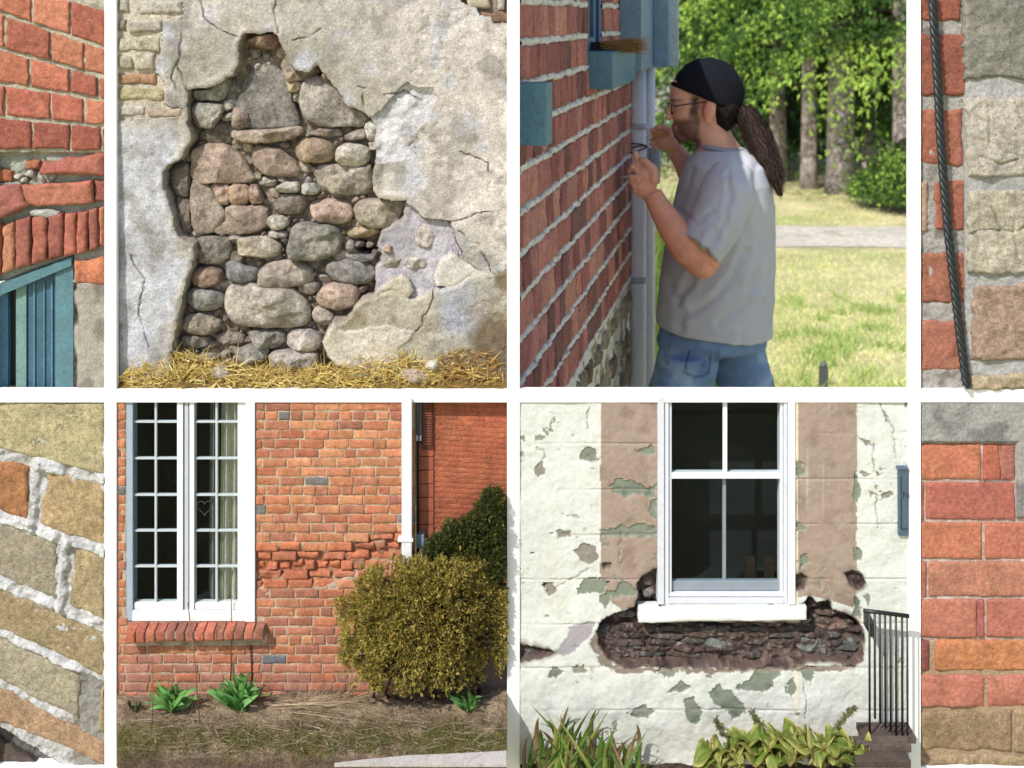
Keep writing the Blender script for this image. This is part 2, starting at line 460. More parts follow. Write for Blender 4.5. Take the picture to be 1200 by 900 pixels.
def sprays(name, pos, dirs, size, col, mat, parent=None, nleaf=4, spread=0.7, wide=0.28, rng=RNG):
    """small fans of leaflets: each leaflet a pointed quad"""
    N = len(pos)
    vs = []; cs = []
    for k in range(nleaf):
        d = dirs + rng.normal(size=(N, 3)) * spread * (0.3 if k == 0 else 1); d /= np.linalg.norm(d, axis=1)[:, None] + 1e-9
        s = np.cross(d, rng.normal(size=(N, 3))); s /= np.linalg.norm(s, axis=1)[:, None] + 1e-9
        ln = size * rng.uniform(0.6, 1.1, N)
        b = pos + d * (ln * 0.05)[:, None]
        m = pos + d * (ln * 0.5)[:, None]; tip = pos + d * ln[:, None]
        w = (ln * wide)[:, None]
        vs.append(np.stack([b, m - s * w * 0.5, tip, m + s * w * 0.5], 1))
        cs.append(np.repeat((col * rng.uniform(0.75, 1.2, (N, 1)))[:, None, :], 4, axis=1))
    v = np.concatenate(vs, 0).reshape(-1, 3); c = np.concatenate(cs, 0).reshape(-1, 3)
    f = np.arange(len(v)).reshape(-1, 4)
    return mesh_np(name, v, f, mat, parent, np.clip(c, 0, 1), smooth=False)

def remesh(name, verts, faces, voxel, smooth, mat, parent, color=None, colfn=None, dispfn=None):
    """fuse overlapping closed shapes into one continuous skin"""
    me = bpy.data.meshes.new(name + '_raw'); me.from_pydata([tuple(v) for v in verts], [], faces)
    bm = bmesh.new(); bm.from_mesh(me)
    bmesh.ops.recalc_face_normals(bm, faces=bm.faces); bm.to_mesh(me); bm.free()
    o = bpy.data.objects.new('tmp', me); COL.objects.link(o)
    r = o.modifiers.new('r', 'REMESH'); r.mode = 'VOXEL'; r.voxel_size = voxel
    s = o.modifiers.new('s', 'SMOOTH'); s.iterations = smooth; s.factor = 0.5
    dg = bpy.context.evaluated_depsgraph_get()
    ev = o.evaluated_get(dg); m2 = bpy.data.meshes.new_from_object(ev)
    n = len(m2.vertices); co = np.empty(n * 3, np.float32); m2.vertices.foreach_get('co', co); co = co.reshape(-1, 3).astype(float)
    no = np.empty(n * 3, np.float32); m2.vertices.foreach_get('normal', no); no = no.reshape(-1, 3)
    fs = [tuple(p.vertices) for p in m2.polygons]
    bpy.data.objects.remove(o); bpy.data.meshes.remove(me); bpy.data.meshes.remove(m2)
    if dispfn is not None: co = co + no * dispfn(co)[:, None]
    cols = colfn(co) if colfn is not None else None
    return mesh_np(name, co, fs, mat, parent, cols, True, color)

def loft(secs, seg=20):
    """secs: list of (centre, vecA, vecB) ellipses; closed ends"""
    v, f = [], []
    for c, a, b in secs:
        for k in range(seg):
            t = 2 * math.pi * k / seg
            v.append(Vector(c) + Vector(a) * math.cos(t) + Vector(b) * math.sin(t))
    n = len(secs)
    for i in range(n - 1):
        for k in range(seg):
            f.append((i * seg + k, i * seg + (k + 1) % seg, (i + 1) * seg + (k + 1) % seg, (i + 1) * seg + k))
    f.append(tuple(range(seg))); f.append(tuple(range((n - 1) * seg, n * seg)))
    return v, f

def ellipsoid(c, ax, ay, az, seg=16, rings=10):
    """ax, ay, az are half-axis vectors"""
    c = Vector(c); ax, ay, az = Vector(ax), Vector(ay), Vector(az)
    secs = []
    for i in range(rings + 1):
        t = -math.pi / 2 + math.pi * (i + 0.02) / (rings + 0.04)
        secs.append((c + az * math.sin(t), ax * math.cos(t), ay * math.cos(t)))
    return loft(secs, seg)

class Bag:
    def __init__(s): s.v = []; s.f = []
    def add(s, vf):
        b = len(s.v); s.v += [Vector(p) for p in vf[0]]; s.f += [tuple(i + b for i in t) for t in vf[1]]
        return s

def structure(o): o['kind'] = 'structure'; return o
def stuff(o): o['kind'] = 'stuff'; return o
def pick(*cs): return cs[random.randrange(len(cs))]
def jitc(c, a=0.1):
    k = 1 + random.uniform(-a, a)
    return tuple(max(0, x * k * (1 + random.uniform(-a * 0.3, a * 0.3))) for x in c)

# ------------------------------------------------------------------ ground of the whole place
def make_ground():
    n = 90
    t = np.linspace(-1, 1, n); ax = np.sign(t) * np.abs(t) ** 3 * 220
    gx, gy = np.meshgrid(ax, ax + 8)
    col = np.zeros(gx.shape + (3,)); col[:] = C(172, 168, 104, 0.55)
    v = np.stack([gx, gy, 0 * gx], -1).reshape(-1, 3)
    m = mineral('lawn_soil', 'const', base=C(238, 226, 172, 0.85), rough=1.0, var=((0.6, 0.12), (3, 0.2), (25, 0.25)), bump=((20, 0.6), (90, 0.6)), dist=0.03,
                spots=((1.3, 0.46, 0.62, C(190, 206, 124, 0.8), 0.6), (2.1, 0.56, 0.7, C(240, 222, 176, 0.75), 0.6)))
    o = mesh_np('ground', v, grid_faces(n, n)[:, ::-1].copy(), m, None, None)
    return structure(o)
make_ground()

# ------------------------------------------------------------------ the white exhibition stand that holds the wall samples
stand = thing('display_stand', 'white exhibition stand whose bars divide the eight sample bays', 'display stand', (0, 0.1, 0))
YF = -0.003
def bar(name, px0, py0, px1, py1, zlo=None, y1=0.010):
    lo = (X(px0), YF, Z(py1) if zlo is None else zlo); hi = (X(px1), y1, Z(py0))
    return box(name, lo, hi, M_white, stand, (0.86, 0.86, 0.86), 0.0006)
bar('post', -18, -8, -6, 900, 0.0)
bar('post', 123, -8, 137, 900, 0.0)
bar('post', 594.2, -8, 609, 900, 0.0)
bar('post', 1064, -8, 1078.5, 900, 0.0)
bar('post', 1206, -8, 1218, 900, 0.0)
for a, b in ((-6, 123), (137, 594.2), (609, 1064), (1078.5, 1206)):
    bar('rail', a, 455.5, b, 471)
    bar('rail', a, 897.6, b, 915, None, 0.03)
# unseen boards added behind the closed bays to stop light leaks
def rear(px0, py0, px1, py1):
    box('rear_board', (X(px0), 0.30, Z(py1)), (X(px1), 0.315, Z(py0)), M_white, stand, (0.86,) * 3)
rear(-18, -8, 600, 463); rear(-18, 463.5, 600, 915)
def rear2(px0, py0, px1, py1, y): box('rear_board', (X(px0), y, Z(py1)), (X(px1), y + 0.01, Z(py0)), M_white, stand, (0.86,) * 3)
rear2(1081, -8, 1218, 915, 0.045); rear2(601, 505, 1080, 915, 0.125)
box('top_board', (X(-18), 0.062, Z(-6)), (X(600), 0.298, Z(-8)), M_white, stand, (0.86,) * 3)
box('side_board', (X(594.5), 0.062, Z(455)), (X(600), 0.298, Z(-6)), M_white, stand, (0.86,) * 3)
box('side_board', (X(-18), 0.062, Z(900)), (X(-12), 0.298, Z(-4)), M_white, stand, (0.86,) * 3)

# ------------------------------------------------------------------ bay 2: rubble stone wall with broken plaster
def bay_stone():
    T = thing('stone_wall', 'rubble stone wall with a large hole broken in its grey plaster', 'stone wall', (X(365), 0.03, Z(455)))
    LY = lambda py: 0.018 * np.asarray(py) / 455.0
    H = [(285, 43), (290, 39), (303, 40), (318, 37), (326, 46), (334, 58), (337, 74), (349, 82), (362, 84), (373, 78), (385, 94), (400, 114), (408, 125),
         (428, 133), (432, 139), (440, 150), (438, 168), (440, 188), (437, 200), (436, 225), (443, 234), (469, 237), (476, 236), (468, 262), (446, 272),
         (440, 288), (446, 303), (440, 318), (438, 340), (437, 348), (420, 354), (403, 376), (388, 380), (377, 404), (381, 421), (392, 432), (405, 436), (405, 470),
         (196, 470), (198, 418), (202, 394), (210, 358), (216, 332), (227, 302), (224, 286), (206, 278), (196, 238), (190, 218), (190, 202), (197, 193),
         (211, 186), (222, 171), (224, 159), (219, 144), (219, 105), (232, 105), (251, 100), (264, 93), (272, 89), (280, 73), (282, 50)]
    R1 = [(432, 139), (445, 128), (455, 119), (466, 106), (477, 96), (490, 103), (506, 104), (512, 116), (502, 141), (492, 150), (482, 157), (486, 168),
          (486, 184), (465, 189), (443, 192), (432, 200), (425, 160)]
    R1h = [(448, 138), (456, 122), (463, 124), (458, 140), (452, 157), (446, 150)]
    R2 = [(470, 236), (480, 241), (498, 258), (528, 263), (541, 304), (533, 337), (509, 341), (483, 352), (474, 350), (457, 341), (430, 350), (430, 262)]
    I1 = [(511, 338), (506, 324), (514, 308), (527, 296), (541, 306), (560, 319), (545, 330), (533, 337)]
    I2 = [(437, 348), (446, 338), (457, 326), (468, 323), (480, 330), (484, 345), (474, 352), (457, 343)]
    LOW = [(377, 404), (388, 380), (403, 376), (420, 354), (437, 348), (457, 341), (474, 350), (483, 352), (509, 341), (533, 337), (561, 319), (576, 322), (600, 315),
           (600, 480), (405, 480), (405, 436), (392, 432), (381, 421)]
    LOW2 = [(377, 404), (388, 382), (404, 391), (430, 385), (460, 383), (484, 390), (482, 400), (466, 412), (470, 425), (420, 440), (392, 434), (380, 420)]
    BZ = [(130, -10), (214, -10), (213, 18), (190, 24), (187, 60), (181, 85), (193, 104), (190, 122), (212, 127), (212, 137), (190, 140), (130, 141)]
    TR = [(540, 2), (556, 8), (562, 18), (575, 20), (578, 28), (600, 27), (600, -10), (545, -10)]
    CR = [[(213, -5), (213, 50), (209, 66), (206, 76), (213, 92), (219, 108)], [(232, -2), (238, 18), (252, 33), (270, 40), (284, 45)],
          [(345, 46), (352, 44), (362, 44), (370, 38), (377, 36)], [(411, 106), (420, 103), (428, 104)], [(428, 104), (425, 114), (427, 126)],
          [(540, 180), (552, 183), (566, 188), (573, 192), (573, 202)], [(480, 241), (498, 257), (528, 263), (545, 257), (560, 251), (600, 249)],
          [(524, 262), (532, 280), (541, 304), (560, 319)], [(537, 272), (560, 290), (572, 310), (575, 321)], [(206, 76), (200, 92), (205, 104)],
          [(450, 112), (472, 107), (500, 122), (508, 120)], [(352, 160), (372, 150)], [(509, 341), (504, 362), (494, 380), (486, 392)], [(405, 300), (404, 300)],
          [(150, 300), (165, 330), (160, 372), (172, 410)], [(323, 0), (322, 20), (326, 40)]]
    def fn(px, py):
        wx = px + fbm(px, py, 11, 3, 3) * 3.2; wy = py + fbm(px, py, 11, 3, 8) * 3.2
        dH = sdf(wx, wy, H)
        big = fbm(px, py, 90, 4, 20); med = fbm(px, py, 22, 4, 31); fine = fbm(px, py, 5, 3, 41)
        col = np.zeros(px.shape + (3,)); col[:] = C(178, 172, 160)
        col = mixc(col, C(160, 154, 136), sstep(-0.1, 0.35, fbm(px, py, 70, 4, 51)) * 0.8 * (px > 205) * (py < 140))
        col = mixc(col, C(196, 188, 176), sstep(430, 520, px + 50 * big) * sstep(330, 240, py))
        col = mixc(col, C(198, 190, 180), sstep(436, 470, px) * sstep(100, 60, py) * 0.6)
        col = mixc(col, C(184, 184, 186), sstep(215, 190, px + 20 * med) * sstep(120, 160, py + 30 * big) * 0.95)
        col = mixc(col, C(186, 188, 194), sstep(0.1, 0.5, fbm(px, py, 40, 4, 61)) * 0.7)
        col = mixc(col, C(140, 134, 122), sstep(0.12, 0.4, fbm(px, py, 26, 4, 71)) * 0.6)
        y = big * 0.004 + med * 0.0022 + fine * 0.0007
        # pitted patch on the right
        pit = sstep(0.25, 0.5, fbm(px, py, 7, 2, 81)) * sstep(0, 0.3, fbm(px, py, 120, 2, 91) + 0.1) * sstep(450, 490, px)
        y += pit * 0.0016
        dl = sdf(wx, wy, LOW); low = dl < 0
        y = np.where(low, y - 0.004 * sstep(0, -4, dl), y)
        col = np.where(low[..., None], mixc(np.broadcast_to(C(172, 166, 146), col.shape), C(150, 140, 116), sstep(0, 0.5, med)), col)
        col = mixc(col, C(152, 158, 176), low * sstep(500, 530, px) * sstep(600, 540, px) * sstep(420, 370, py) * sstep(-0.3, 0.4, big) * 0.75)
        col = mixc(col, C(112, 96, 74), low * sstep(0.0, 0.5, fbm(px, py, 45, 4, 95) + (px - 540) / 90) * sstep(500, 545, px) * 0.9)
        d2 = sdf(wx, wy, LOW2); l2 = d2 < 0
        y = np.where(l2, y - 0.003 * sstep(0, -2, d2), y); col = mixc(col, C(205, 196, 178), l2 * 0.75)
        # undercoat patches
        d1 = sdf(wx, wy, R1); r1 = d1 < 0
        y = np.where(r1, y + 0.009 + 0.005 * fbm(px, py, 13, 3, 15), y); col = mixc(col, C(196, 194, 192), r1 * 0.9)
        d2 = sdf(wx, wy, R2); r2 = (d2 < 0)
        y = np.where(r2, y + 0.012 + 0.003 * med, y); col = mixc(col, C(176, 172, 176), r2 * 0.9)
        for P_, c_ in ((I1, C(204, 198, 184)), (I2, C(192, 182, 160))):
            dd = sdf(wx, wy, P_); ii = dd < 0
            y = np.where(ii, 0.001 + med * 0.002 - 0.003 * sstep(0, -5, dd), y); col = mixc(col, c_, ii * 0.9)
        # exposed bricks upper left, broken corner upper right
        db = sdf(wx, wy, BZ); bz = db < 0
        y = np.where(bz, y + 0.007 + 0.003 * med, y); col = mixc(col, C(190, 180, 158), bz * 0.9)
        dt = sdf(wx, wy, TR); tr = dt < 0
        y = np.where(tr, y + 0.016, y); col = mixc(col, C(120, 104, 88), tr * 0.8)
        for k, ln in enumerate(CR):
            d = pdist(wx, wy, ln)
            g = np.exp(-(d / 0.85) ** 2) * sstep(-0.45, 0.1, fbm(px, py, 24, 2, 200 + k))
            y += g * 0.0045; col = mixc(col, C(92, 84, 76), g * 0.6)
        # warm stained rim and the hole itself
        col = mixc(col, C(150, 138, 116), sstep(6, 0, dH) * 0.5)
        y -= 0.0025 * np.exp(-((dH - 4) / 4) ** 2)
        hole = sstep(0.0, -1.3, dH)
        y = y * (1 - hole) + hole * (0.042 + 0.010 * fbm(px, py, 13, 4, 300) + 0.005 * fine)
        col = mixc(col, C(156, 142, 126), hole)
        col = mixc(col, C(190, 178, 162), hole * sstep(0.1, 0.5, fbm(px, py, 12, 3, 310)) * 0.8)
        dk = sdf(wx, wy, [(410, 292), (420, 288), (432, 289), (440, 298), (436, 303), (418, 303)])
        y = np.where(dk < 0, y + 0.05, y)
        return y + LY(py), col * (1.36 - 0.28 * hole)[..., None] * np.array([1.0, 1.0, 1.06]), None
    hf('plaster', 136.5, -6, 595, 456, 1.35, fn, M_plaster, T)

    k = [0]
    def st(poly, c, back=0.048, bulge=0.036, e=2.8, amp=0.0022):
        k[0] += 1
        py = np.mean([p[1] for p in poly]); cx_ = np.mean([p[0] for p in poly])
        poly = [(cx_ + (a - cx_) * 1.05, py + (b - py) * 1.07) for a, b in poly]
        return stone('stone', poly, back + LY(py), bulge, M_stone, T, jitc(tuple(1.12 * (0.80 * a + 0.20 * b) for a, b in zip(c, C(206, 194, 178))), 0.10), e + 0.8, amp * 1.35, 400 + k[0] * 3, 40)
    gr, dg_, br, rd, tn, pale = C(148, 142, 134), C(98, 92, 86), C(126, 106, 88), C(154, 122, 102), C(168, 152, 130), C(206, 196, 178)
    st([(268, 150), (270, 132), (275, 110), (285, 90), (298, 76), (312, 76), (328, 88), (338, 110), (346, 138), (344, 150), (300, 153)], C(112, 106, 106), 0.046, 0.034, 4.0, 0.003)
    st([(285, 46), (300, 41), (320, 39), (325, 46), (318, 58), (300, 56), (288, 51)], C(158, 112, 76), 0.046, 0.046, 3.5)
    st([(349, 100), (362, 90), (380, 92), (395, 108), (402, 122), (420, 130), (432, 142), (425, 149), (400, 150), (370, 148), (351, 139), (347, 118)], C(170, 164, 154), 0.046, 0.036, 4.5, 0.004)
    st([(267, 154), (310, 154), (348, 149), (351, 158), (330, 167), (290, 170), (268, 165)], C(176, 158, 134), 0.046, 0.052, 5)
    st([(219, 123), (240, 122), (259, 124), (252, 142), (244, 152), (222, 151)], C(138, 138, 126), 0.046, 0.044, 4, 0.004)
    st([(220, 107), (236, 106), (266, 92), (262, 106), (256, 119), (222, 119)], C(128, 130, 122), 0.046, 0.038, 4, 0.004)
    st([(269, 128), (280, 128), (288, 136), (287, 152), (268, 152)], C(172, 146, 128), 0.046, 0.046, 5)
    st([(226, 160), (248, 142), (268, 146), (267, 168), (250, 173), (228, 172)], C(104, 90, 82), 0.052, 0.028, 3)
    st([(325, 60), (334, 60), (349, 84), (374, 80), (370, 90), (350, 97), (330, 88), (322, 74)], C(140, 124, 112), 0.05, 0.03, 3)
    st([(326, 86), (346, 84), (352, 94), (336, 99)], C(192, 168, 128), 0.046, 0.046, 3); st([(330, 97), (350, 96), (350, 108), (336, 110)], C(178, 152, 112), 0.046, 0.044, 3)
    st([(373, 84), (380, 82), (386, 94), (378, 97)], C(166, 140, 118), 0.046, 0.044, 3)
    st([(338, 110), (347, 108), (348, 121), (340, 121)], C(184, 160, 130), 0.048, 0.036, 3)
    st([(286, 58), (300, 58), (300, 68), (288, 70)], C(150, 128, 104), 0.05, 0.02, 3); st([(303, 60), (312, 62), (312, 74), (302, 74)], C(120, 112, 106), 0.05, 0.02, 3)
    # large fractured block
    for P_, c_ in (([(218, 180), (235, 171), (262, 172), (280, 188), (296, 217), (240, 216), (218, 214)], C(164, 132, 112)),
                   ([(218, 216), (240, 218), (251, 242), (259, 252), (257, 262), (243, 278), (220, 277)], C(150, 130, 114)),
                   ([(241, 218), (265, 219), (263, 242), (252, 242)], C(166, 134, 112)), ([(266, 219), (287, 219), (287, 243), (263, 243)], C(174, 134, 106)),
                   ([(288, 219), (298, 220), (305, 241), (288, 243)], C(168, 128, 106)),
                   ([(260, 245), (309, 244), (308, 268), (295, 277), (250, 279), (243, 271), (257, 262)], C(168, 140, 118))):
        st(P_, c_, 0.046, 0.040, 6.5, 0.0028)
    st([(192, 206), (200, 195), (216, 193), (217, 233), (198, 233), (192, 220)], C(108, 92, 80), 0.05, 0.036, 3.4)
    st([(198, 233), (216, 236), (218, 277), (206, 278), (200, 258)], C(124, 104, 88), 0.05, 0.034, 3.2)
    st([(290, 182), (297, 172), (320, 175), (340, 190), (348, 206), (335, 211), (305, 208), (293, 198)], C(146, 122, 100), 0.048, 0.044)
    st(ell(365, 179, 23.5, 14.5, 14, 2.8, 0.06, 0.05, 2), C(160, 130, 102), 0.048, 0.044)
    st(ell(411, 184.5, 21, 13.5, 14, 2.6, 0.05, 0.03, 3), C(212, 202, 184), 0.048, 0.052, 2.6, 0.0012)
    st([(363, 205), (372, 196), (400, 195), (432, 199), (436, 214), (432, 230), (400, 233), (372, 226)], C(150, 142, 128), 0.048, 0.040, 3.4, 0.004)
    st([(375, 212), (392, 206), (408, 214), (402, 229), (384, 230)], C(164, 148, 124), 0.03, 0.022, 3)
    st(ell(334, 243.5, 20, 12.5, 14, 2.5, 0, 0.04, 5), C(116, 102, 92), 0.05, 0.038)
    st([(357, 248), (366, 240), (385, 237), (405, 241), (411, 254), (404, 264), (388, 268), (366, 262)], C(178, 146, 126), 0.048, 0.048, 3)
    st([(412, 247), (420, 238), (450, 236), (476, 236), (470, 254), (455, 270), (440, 272), (416, 264)], C(166, 154, 130), 0.048, 0.045, 3.4, 0.0035)
    st([(333, 302), (338, 270), (350, 266), (392, 269), (397, 285), (390, 303), (365, 309), (340, 308)], C(152, 148, 138), 0.046, 0.052, 4.6, 0.0045)
    st(ell(321, 264.5, 13, 8.5, 12, 2.5, 0, 0.05, 6), pale, 0.046, 0.046); st(ell(321, 279, 12, 4.5, 12, 3, 0, 0.05, 7), C(198, 190, 176), 0.046, 0.044)
    st([(319, 222), (330, 216), (346, 217), (346, 229), (325, 229)], C(188, 182, 170), 0.046, 0.042, 4); st([(350, 219), (362, 218), (372, 228), (366, 231), (350, 230)], C(204, 200, 188), 0.046, 0.044, 4)
    st([(226, 281), (262, 281), (265, 296), (262, 312), (228, 314), (226, 300)], C(118, 112, 104), 0.048, 0.036, 4.5, 0.003)
    st([(272, 284), (290, 281), (312, 281), (326, 292), (322, 305), (290, 306), (273, 304)], C(182, 164, 148), 0.048, 0.046, 3.4, 0.003)
    st(ell(235, 329.5, 18.5, 12.5, 14, 2.5, -0.1, 0.05, 8), C(146, 108, 86), 0.048, 0.042)
    st([(258, 312), (270, 309), (280, 316), (297, 322), (295, 334), (275, 337), (260, 333)], C(126, 128, 134), 0.048, 0.044, 3)
    st([(296, 336), (301, 320), (315, 311), (345, 310), (360, 320), (361, 336), (340, 340), (305, 341)], C(162, 150, 136), 0.046, 0.05, 3.4, 0.0035)
    st([(378, 314), (395, 308), (425, 312), (438, 324), (432, 335), (410, 339), (388, 334), (378, 324)], C(140, 138, 136), 0.048, 0.046, 3, 0.003)
    st(ell(233, 356, 22.5, 13, 14, 2.6, 0.1, 0.05, 9), C(146, 142, 138), 0.048, 0.048)
    st([(256, 366), (262, 342), (280, 337), (300, 340), (335, 342), (352, 356), (361, 384), (330, 390), (300, 388), (272, 388)], C(168, 158, 146), 0.046, 0.054, 3.6, 0.006)
    st(ell(393, 353, 25.5, 15, 14, 2.5, -0.15, 0.05, 10), C(186, 154, 138), 0.046, 0.050)
    st(ell(356, 343.5, 13.5, 8, 12, 2.6, 0, 0.06, 11), C(160, 148, 132)); st(ell(374, 378, 14, 10, 12, 2.6, 0.4, 0.06, 12), C(158, 142, 130))
    st([(201, 392), (210, 376), (235, 372), (256, 386), (244, 397), (215, 399)], C(140, 128, 110), 0.046, 0.044, 3, 0.004)
    st([(284, 396), (300, 392), (330, 394), (330, 406), (318, 416), (296, 414)], C(152, 146, 138), 0.046, 0.046, 3.2, 0.004)
    st(ell(351, 405.5, 21.5, 12.5, 14, 2.5, 0.1, 0.05, 13), C(192, 178, 170), 0.046, 0.048)
    st([(268, 418), (285, 413), (310, 414), (308, 428), (290, 434), (272, 432)], C(140, 136, 130), 0.04, 0.044, 3.2, 0.004)
    st([(312, 420), (330, 417), (368, 419), (366, 440), (335, 441), (312, 436)], C(162, 154, 144), 0.036, 0.044, 4, 0.004)
    st([(203, 402), (222, 400), (240, 404), (238, 416), (205, 416)], C(124, 116, 108), 0.048, 0.034, 3)
    st([(243, 401), (262, 396), (280, 400), (278, 412), (248, 412)], C(136, 126, 114), 0.05, 0.03, 3)
    st([(442, 306), (452, 303), (470, 305), (470, 316), (448, 318)], C(178, 164, 148), 0.03, 0.03, 3.5); st([(471, 304), (495, 304), (503, 312), (495, 318), (470, 318)], C(196, 190, 182), 0.03, 0.03, 3.5)
    st([(402, 276), (412, 269), (438, 270), (444, 276), (430, 283), (404, 284)], C(178, 150, 108), 0.05, 0.032, 3)
    st([(484, 268), (492, 262), (504, 264), (510, 282), (502, 293), (486, 288)], C(176, 164, 156), 0.02, 0.016, 4)
    st(ell(454, 295, 7, 6, 10, 2.4, 0, 0.05, 14), C(174, 142, 130), 0.03, 0.03)
    st([(400, 288), (410, 286), (414, 300), (402, 302)], C(150, 144, 136), 0.05, 0.028); st([(398, 303), (420, 304), (438, 306), (434, 312), (404, 310)], C(148, 144, 140), 0.05, 0.036, 4)
    st([(354, 160), (372, 151), (396, 153), (400, 162), (380, 163)], C(140, 122, 104), 0.05, 0.034, 4); st([(398, 160), (424, 152), (428, 164), (402, 168)], C(140, 130, 122), 0.05, 0.034, 4)
    st([(424, 148), (434, 142), (446, 150), (444, 164), (430, 168)], C(206, 202, 196), 0.04, 0.034, 3.4); st([(428, 168), (448, 164), (450, 176), (432, 178)], C(188, 176, 162), 0.04, 0.034)
    st([(450, 166), (462, 164), (466, 172), (452, 176)], C(170, 138, 118), 0.03, 0.026)
    st([(468, 163), (482, 159), (487, 172), (476, 174)], C(200, 194, 184), 0.03, 0.028)
    # chinking stones in the gaps
    big = [o for o in T.children if o.name.split('.')[0] == 'stone']
    occ = []
    for o in big:
        c = WL[o.name]; occ.append((600 + c.x * S, HZ + (HC - c.z) * S, o.dimensions.x * S / 2, o.dimensions.z * S / 2))
    r = random.Random(5); placed = []
    gx = np.array([0.0]); cnt = 0
    for tr in range(2600):
        if cnt >= 170: break
        x = r.uniform(195, 440); y = r.uniform(60, 432)
        if sdf(np.array([x]), np.array([y]), H)[0] > -5: continue
        s_ = r.uniform(9.5, 6.0) if tr < 900 else r.uniform(2.2, 6.0)
        if any(((x - a) / (w + s_ * 0.45)) ** 2 + ((y - b) / (h + s_ * 0.35)) ** 2 < 0.98 for a, b, w, h in occ): continue
        if any(math.hypot(x - a, y - b) < (s_ + q) * 0.82 for a, b, q in placed): continue
        placed.append((x, y, s_)); cnt += 1
        st(ell(x, y, s_ * r.uniform(0.9, 1.35), s_ * r.uniform(0.6, 0.9), 9, 2.6, r.uniform(-0.6, 0.6), 0.16, tr), pick(gr, br, tn, rd, C(184, 174, 160), dg_), 0.052, r.uniform(0.018, 0.034), 3, 0.0015)
    # exposed brick remains
    for q, c in ((rect(138, -4, 150, 15), C(204, 196, 178)), (rect(163, 1, 213, 16), C(206, 200, 188)), (rect(149, 22, 189, 37), C(200, 192, 178)), (rect(137, 44, 186, 60), C(206, 196, 174)),
                 (rect(137, 64, 156, 82), C(194, 182, 156)), (rect(158, 62, 179, 82), C(212, 204, 184)), (rect(137, 87, 182, 99), C(176, 134, 100)), (rect(137, 102, 191, 118), C(198, 186, 150)),
                 (rect(172, 127, 212, 137), C(190, 170, 148)), (rect(138, 24, 147, 36), C(150, 136, 118)), (rect(138, 124, 168, 136), C(204, 198, 184)),
                 (rect(136.5, 372, 142, 387), C(190, 168, 138)), (rect(136.5, 390, 142.5, 404), C(176, 150, 124)), (rect(136.5, 325, 141.5, 342), C(150, 100, 84)),
                 (rect(548, -4, 574, 10), C(190, 176, 152)), (rect(583, -4, 592, 12), C(206, 196, 180)), (rect(563, 14, 600, 27), C(140, 108, 86))):
        yy = float(LY(q[0][1]))
        qbrick('brick', q, 0.001 + yy + (0.004 if q[0][0] > 500 else 0), 0.03, M_block if q[0][0] < 200 and c[0] > 0.4 else M_brick, T, c, 3.0, 0.0025, 2.5, int(q[0][0] + q[0][1]) % 97, 2.2)
    # straw and stones along the foot
    rng = np.random.default_rng(11)
    bx, bz, bd = [], [], []
    def heap(n, x0, x1, top):
        x = rng.uniform(x0, x1, n); h = rng.uniform(0, 1, n) ** 0.8
        ytop = np.interp(x, [p[0] for p in top], [p[1] for p in top])
        y = 456 - (456 - ytop) * h
        bx.append(x); bz.append(y); bd.append(0.011 - 0.012 * (1 - h) + 0.014 * rng.random(n))
    heap(4200, 138, 592, [(138, 440), (160, 432), (200, 420), (222, 418), (236, 424), (262, 428), (300, 434), (345, 438), (400, 430), (424, 416), (455, 408), (480, 416), (500, 428), (520, 416), (545, 412), (575, 416), (592, 430)])
    px = np.concatenate(bx); pz = np.concatenate(bz); yd = np.concatenate(bd)
    base = np.stack([(px - 600) / S, yd, HC - (pz - HZ) / S], -1)
    N = len(base)
    dr = rng.normal(size=(N, 3)) * np.array([1, 0.35, 0.6]); dr[:, 2] += 0.25; dr /= np.linalg.norm(dr, axis=1)[:, None]
    ln = rng.uniform(8, 26, N) / S; wd = rng.uniform(0.9, 1.8, N) / S
    # keep blades inside the bay
    ex = px + dr[:, 0] * ln * S; ok = (ex > 138) & (ex < 593) & (pz - dr[:, 2] * ln * S < 456)
    cs = np.array([C(228, 204, 120, 0.95), C(240, 222, 156, 0.95), C(204, 176, 100, 0.95), C(170, 140, 80, 0.95), C(216, 194, 128, 0.95)])
    c = cs[rng.integers(0, 5, N)]
    dark = (px > 515) & (rng.random(N) < 0.6); c[dark] = np.array(C(172, 132, 78, 0.9))
    hay = strands('hay', base[ok], dr[ok], ln[ok], wd[ok], c[ok], M_straw, None, 0.4, 3, rng)
    tag(hay, 'dry yellow hay strewn along the foot of the stone wall', 'hay'); stuff(hay)
    def soilfn(px, py):
        top = np.interp(px, [137, 160, 222, 262, 345, 400, 455, 500, 545, 595], [446, 438, 426, 436, 446, 440, 418, 438, 422, 438])
        h = np.clip((py - top) / (456 - top), 0, 1)
        y = 0.030 - 0.028 * h + 0.006 * fbm(px, py, 12, 3, 5)
        col = np.zeros(px.shape + (3,)); col[:] = C(150, 124, 70, 0.7)
        return y, col, py > top
    heapo = hf('hay_bed', 137.5, 405, 593.5, 455.8, 2.0, soilfn, M_soil, None)
    tag(heapo, 'bed of matted old hay and soil under the loose straw', 'hay'); stuff(heapo)
    for i, (x, y, w, h, c, lab) in enumerate(((257, 438, 12, 8, C(200, 186, 166), 'pale round stone lying in the hay below the big rubble block'),
                                              (487, 442, 19, 8, C(206, 184, 166), 'pinkish flat stone half buried in the hay near the right end'),
                                              (506, 430, 9, 6, C(222, 214, 200), 'small white stone chip on top of the middle hay heap'))):
        tag(stone('loose_stone', ell(x, y, w, h, 12, 2.5, 0.1, 0.07, i), 0.016, 0.020, M_stone, None, c, 2.6, 0.002, 900 + i), lab, 'stone')
bay_stone()

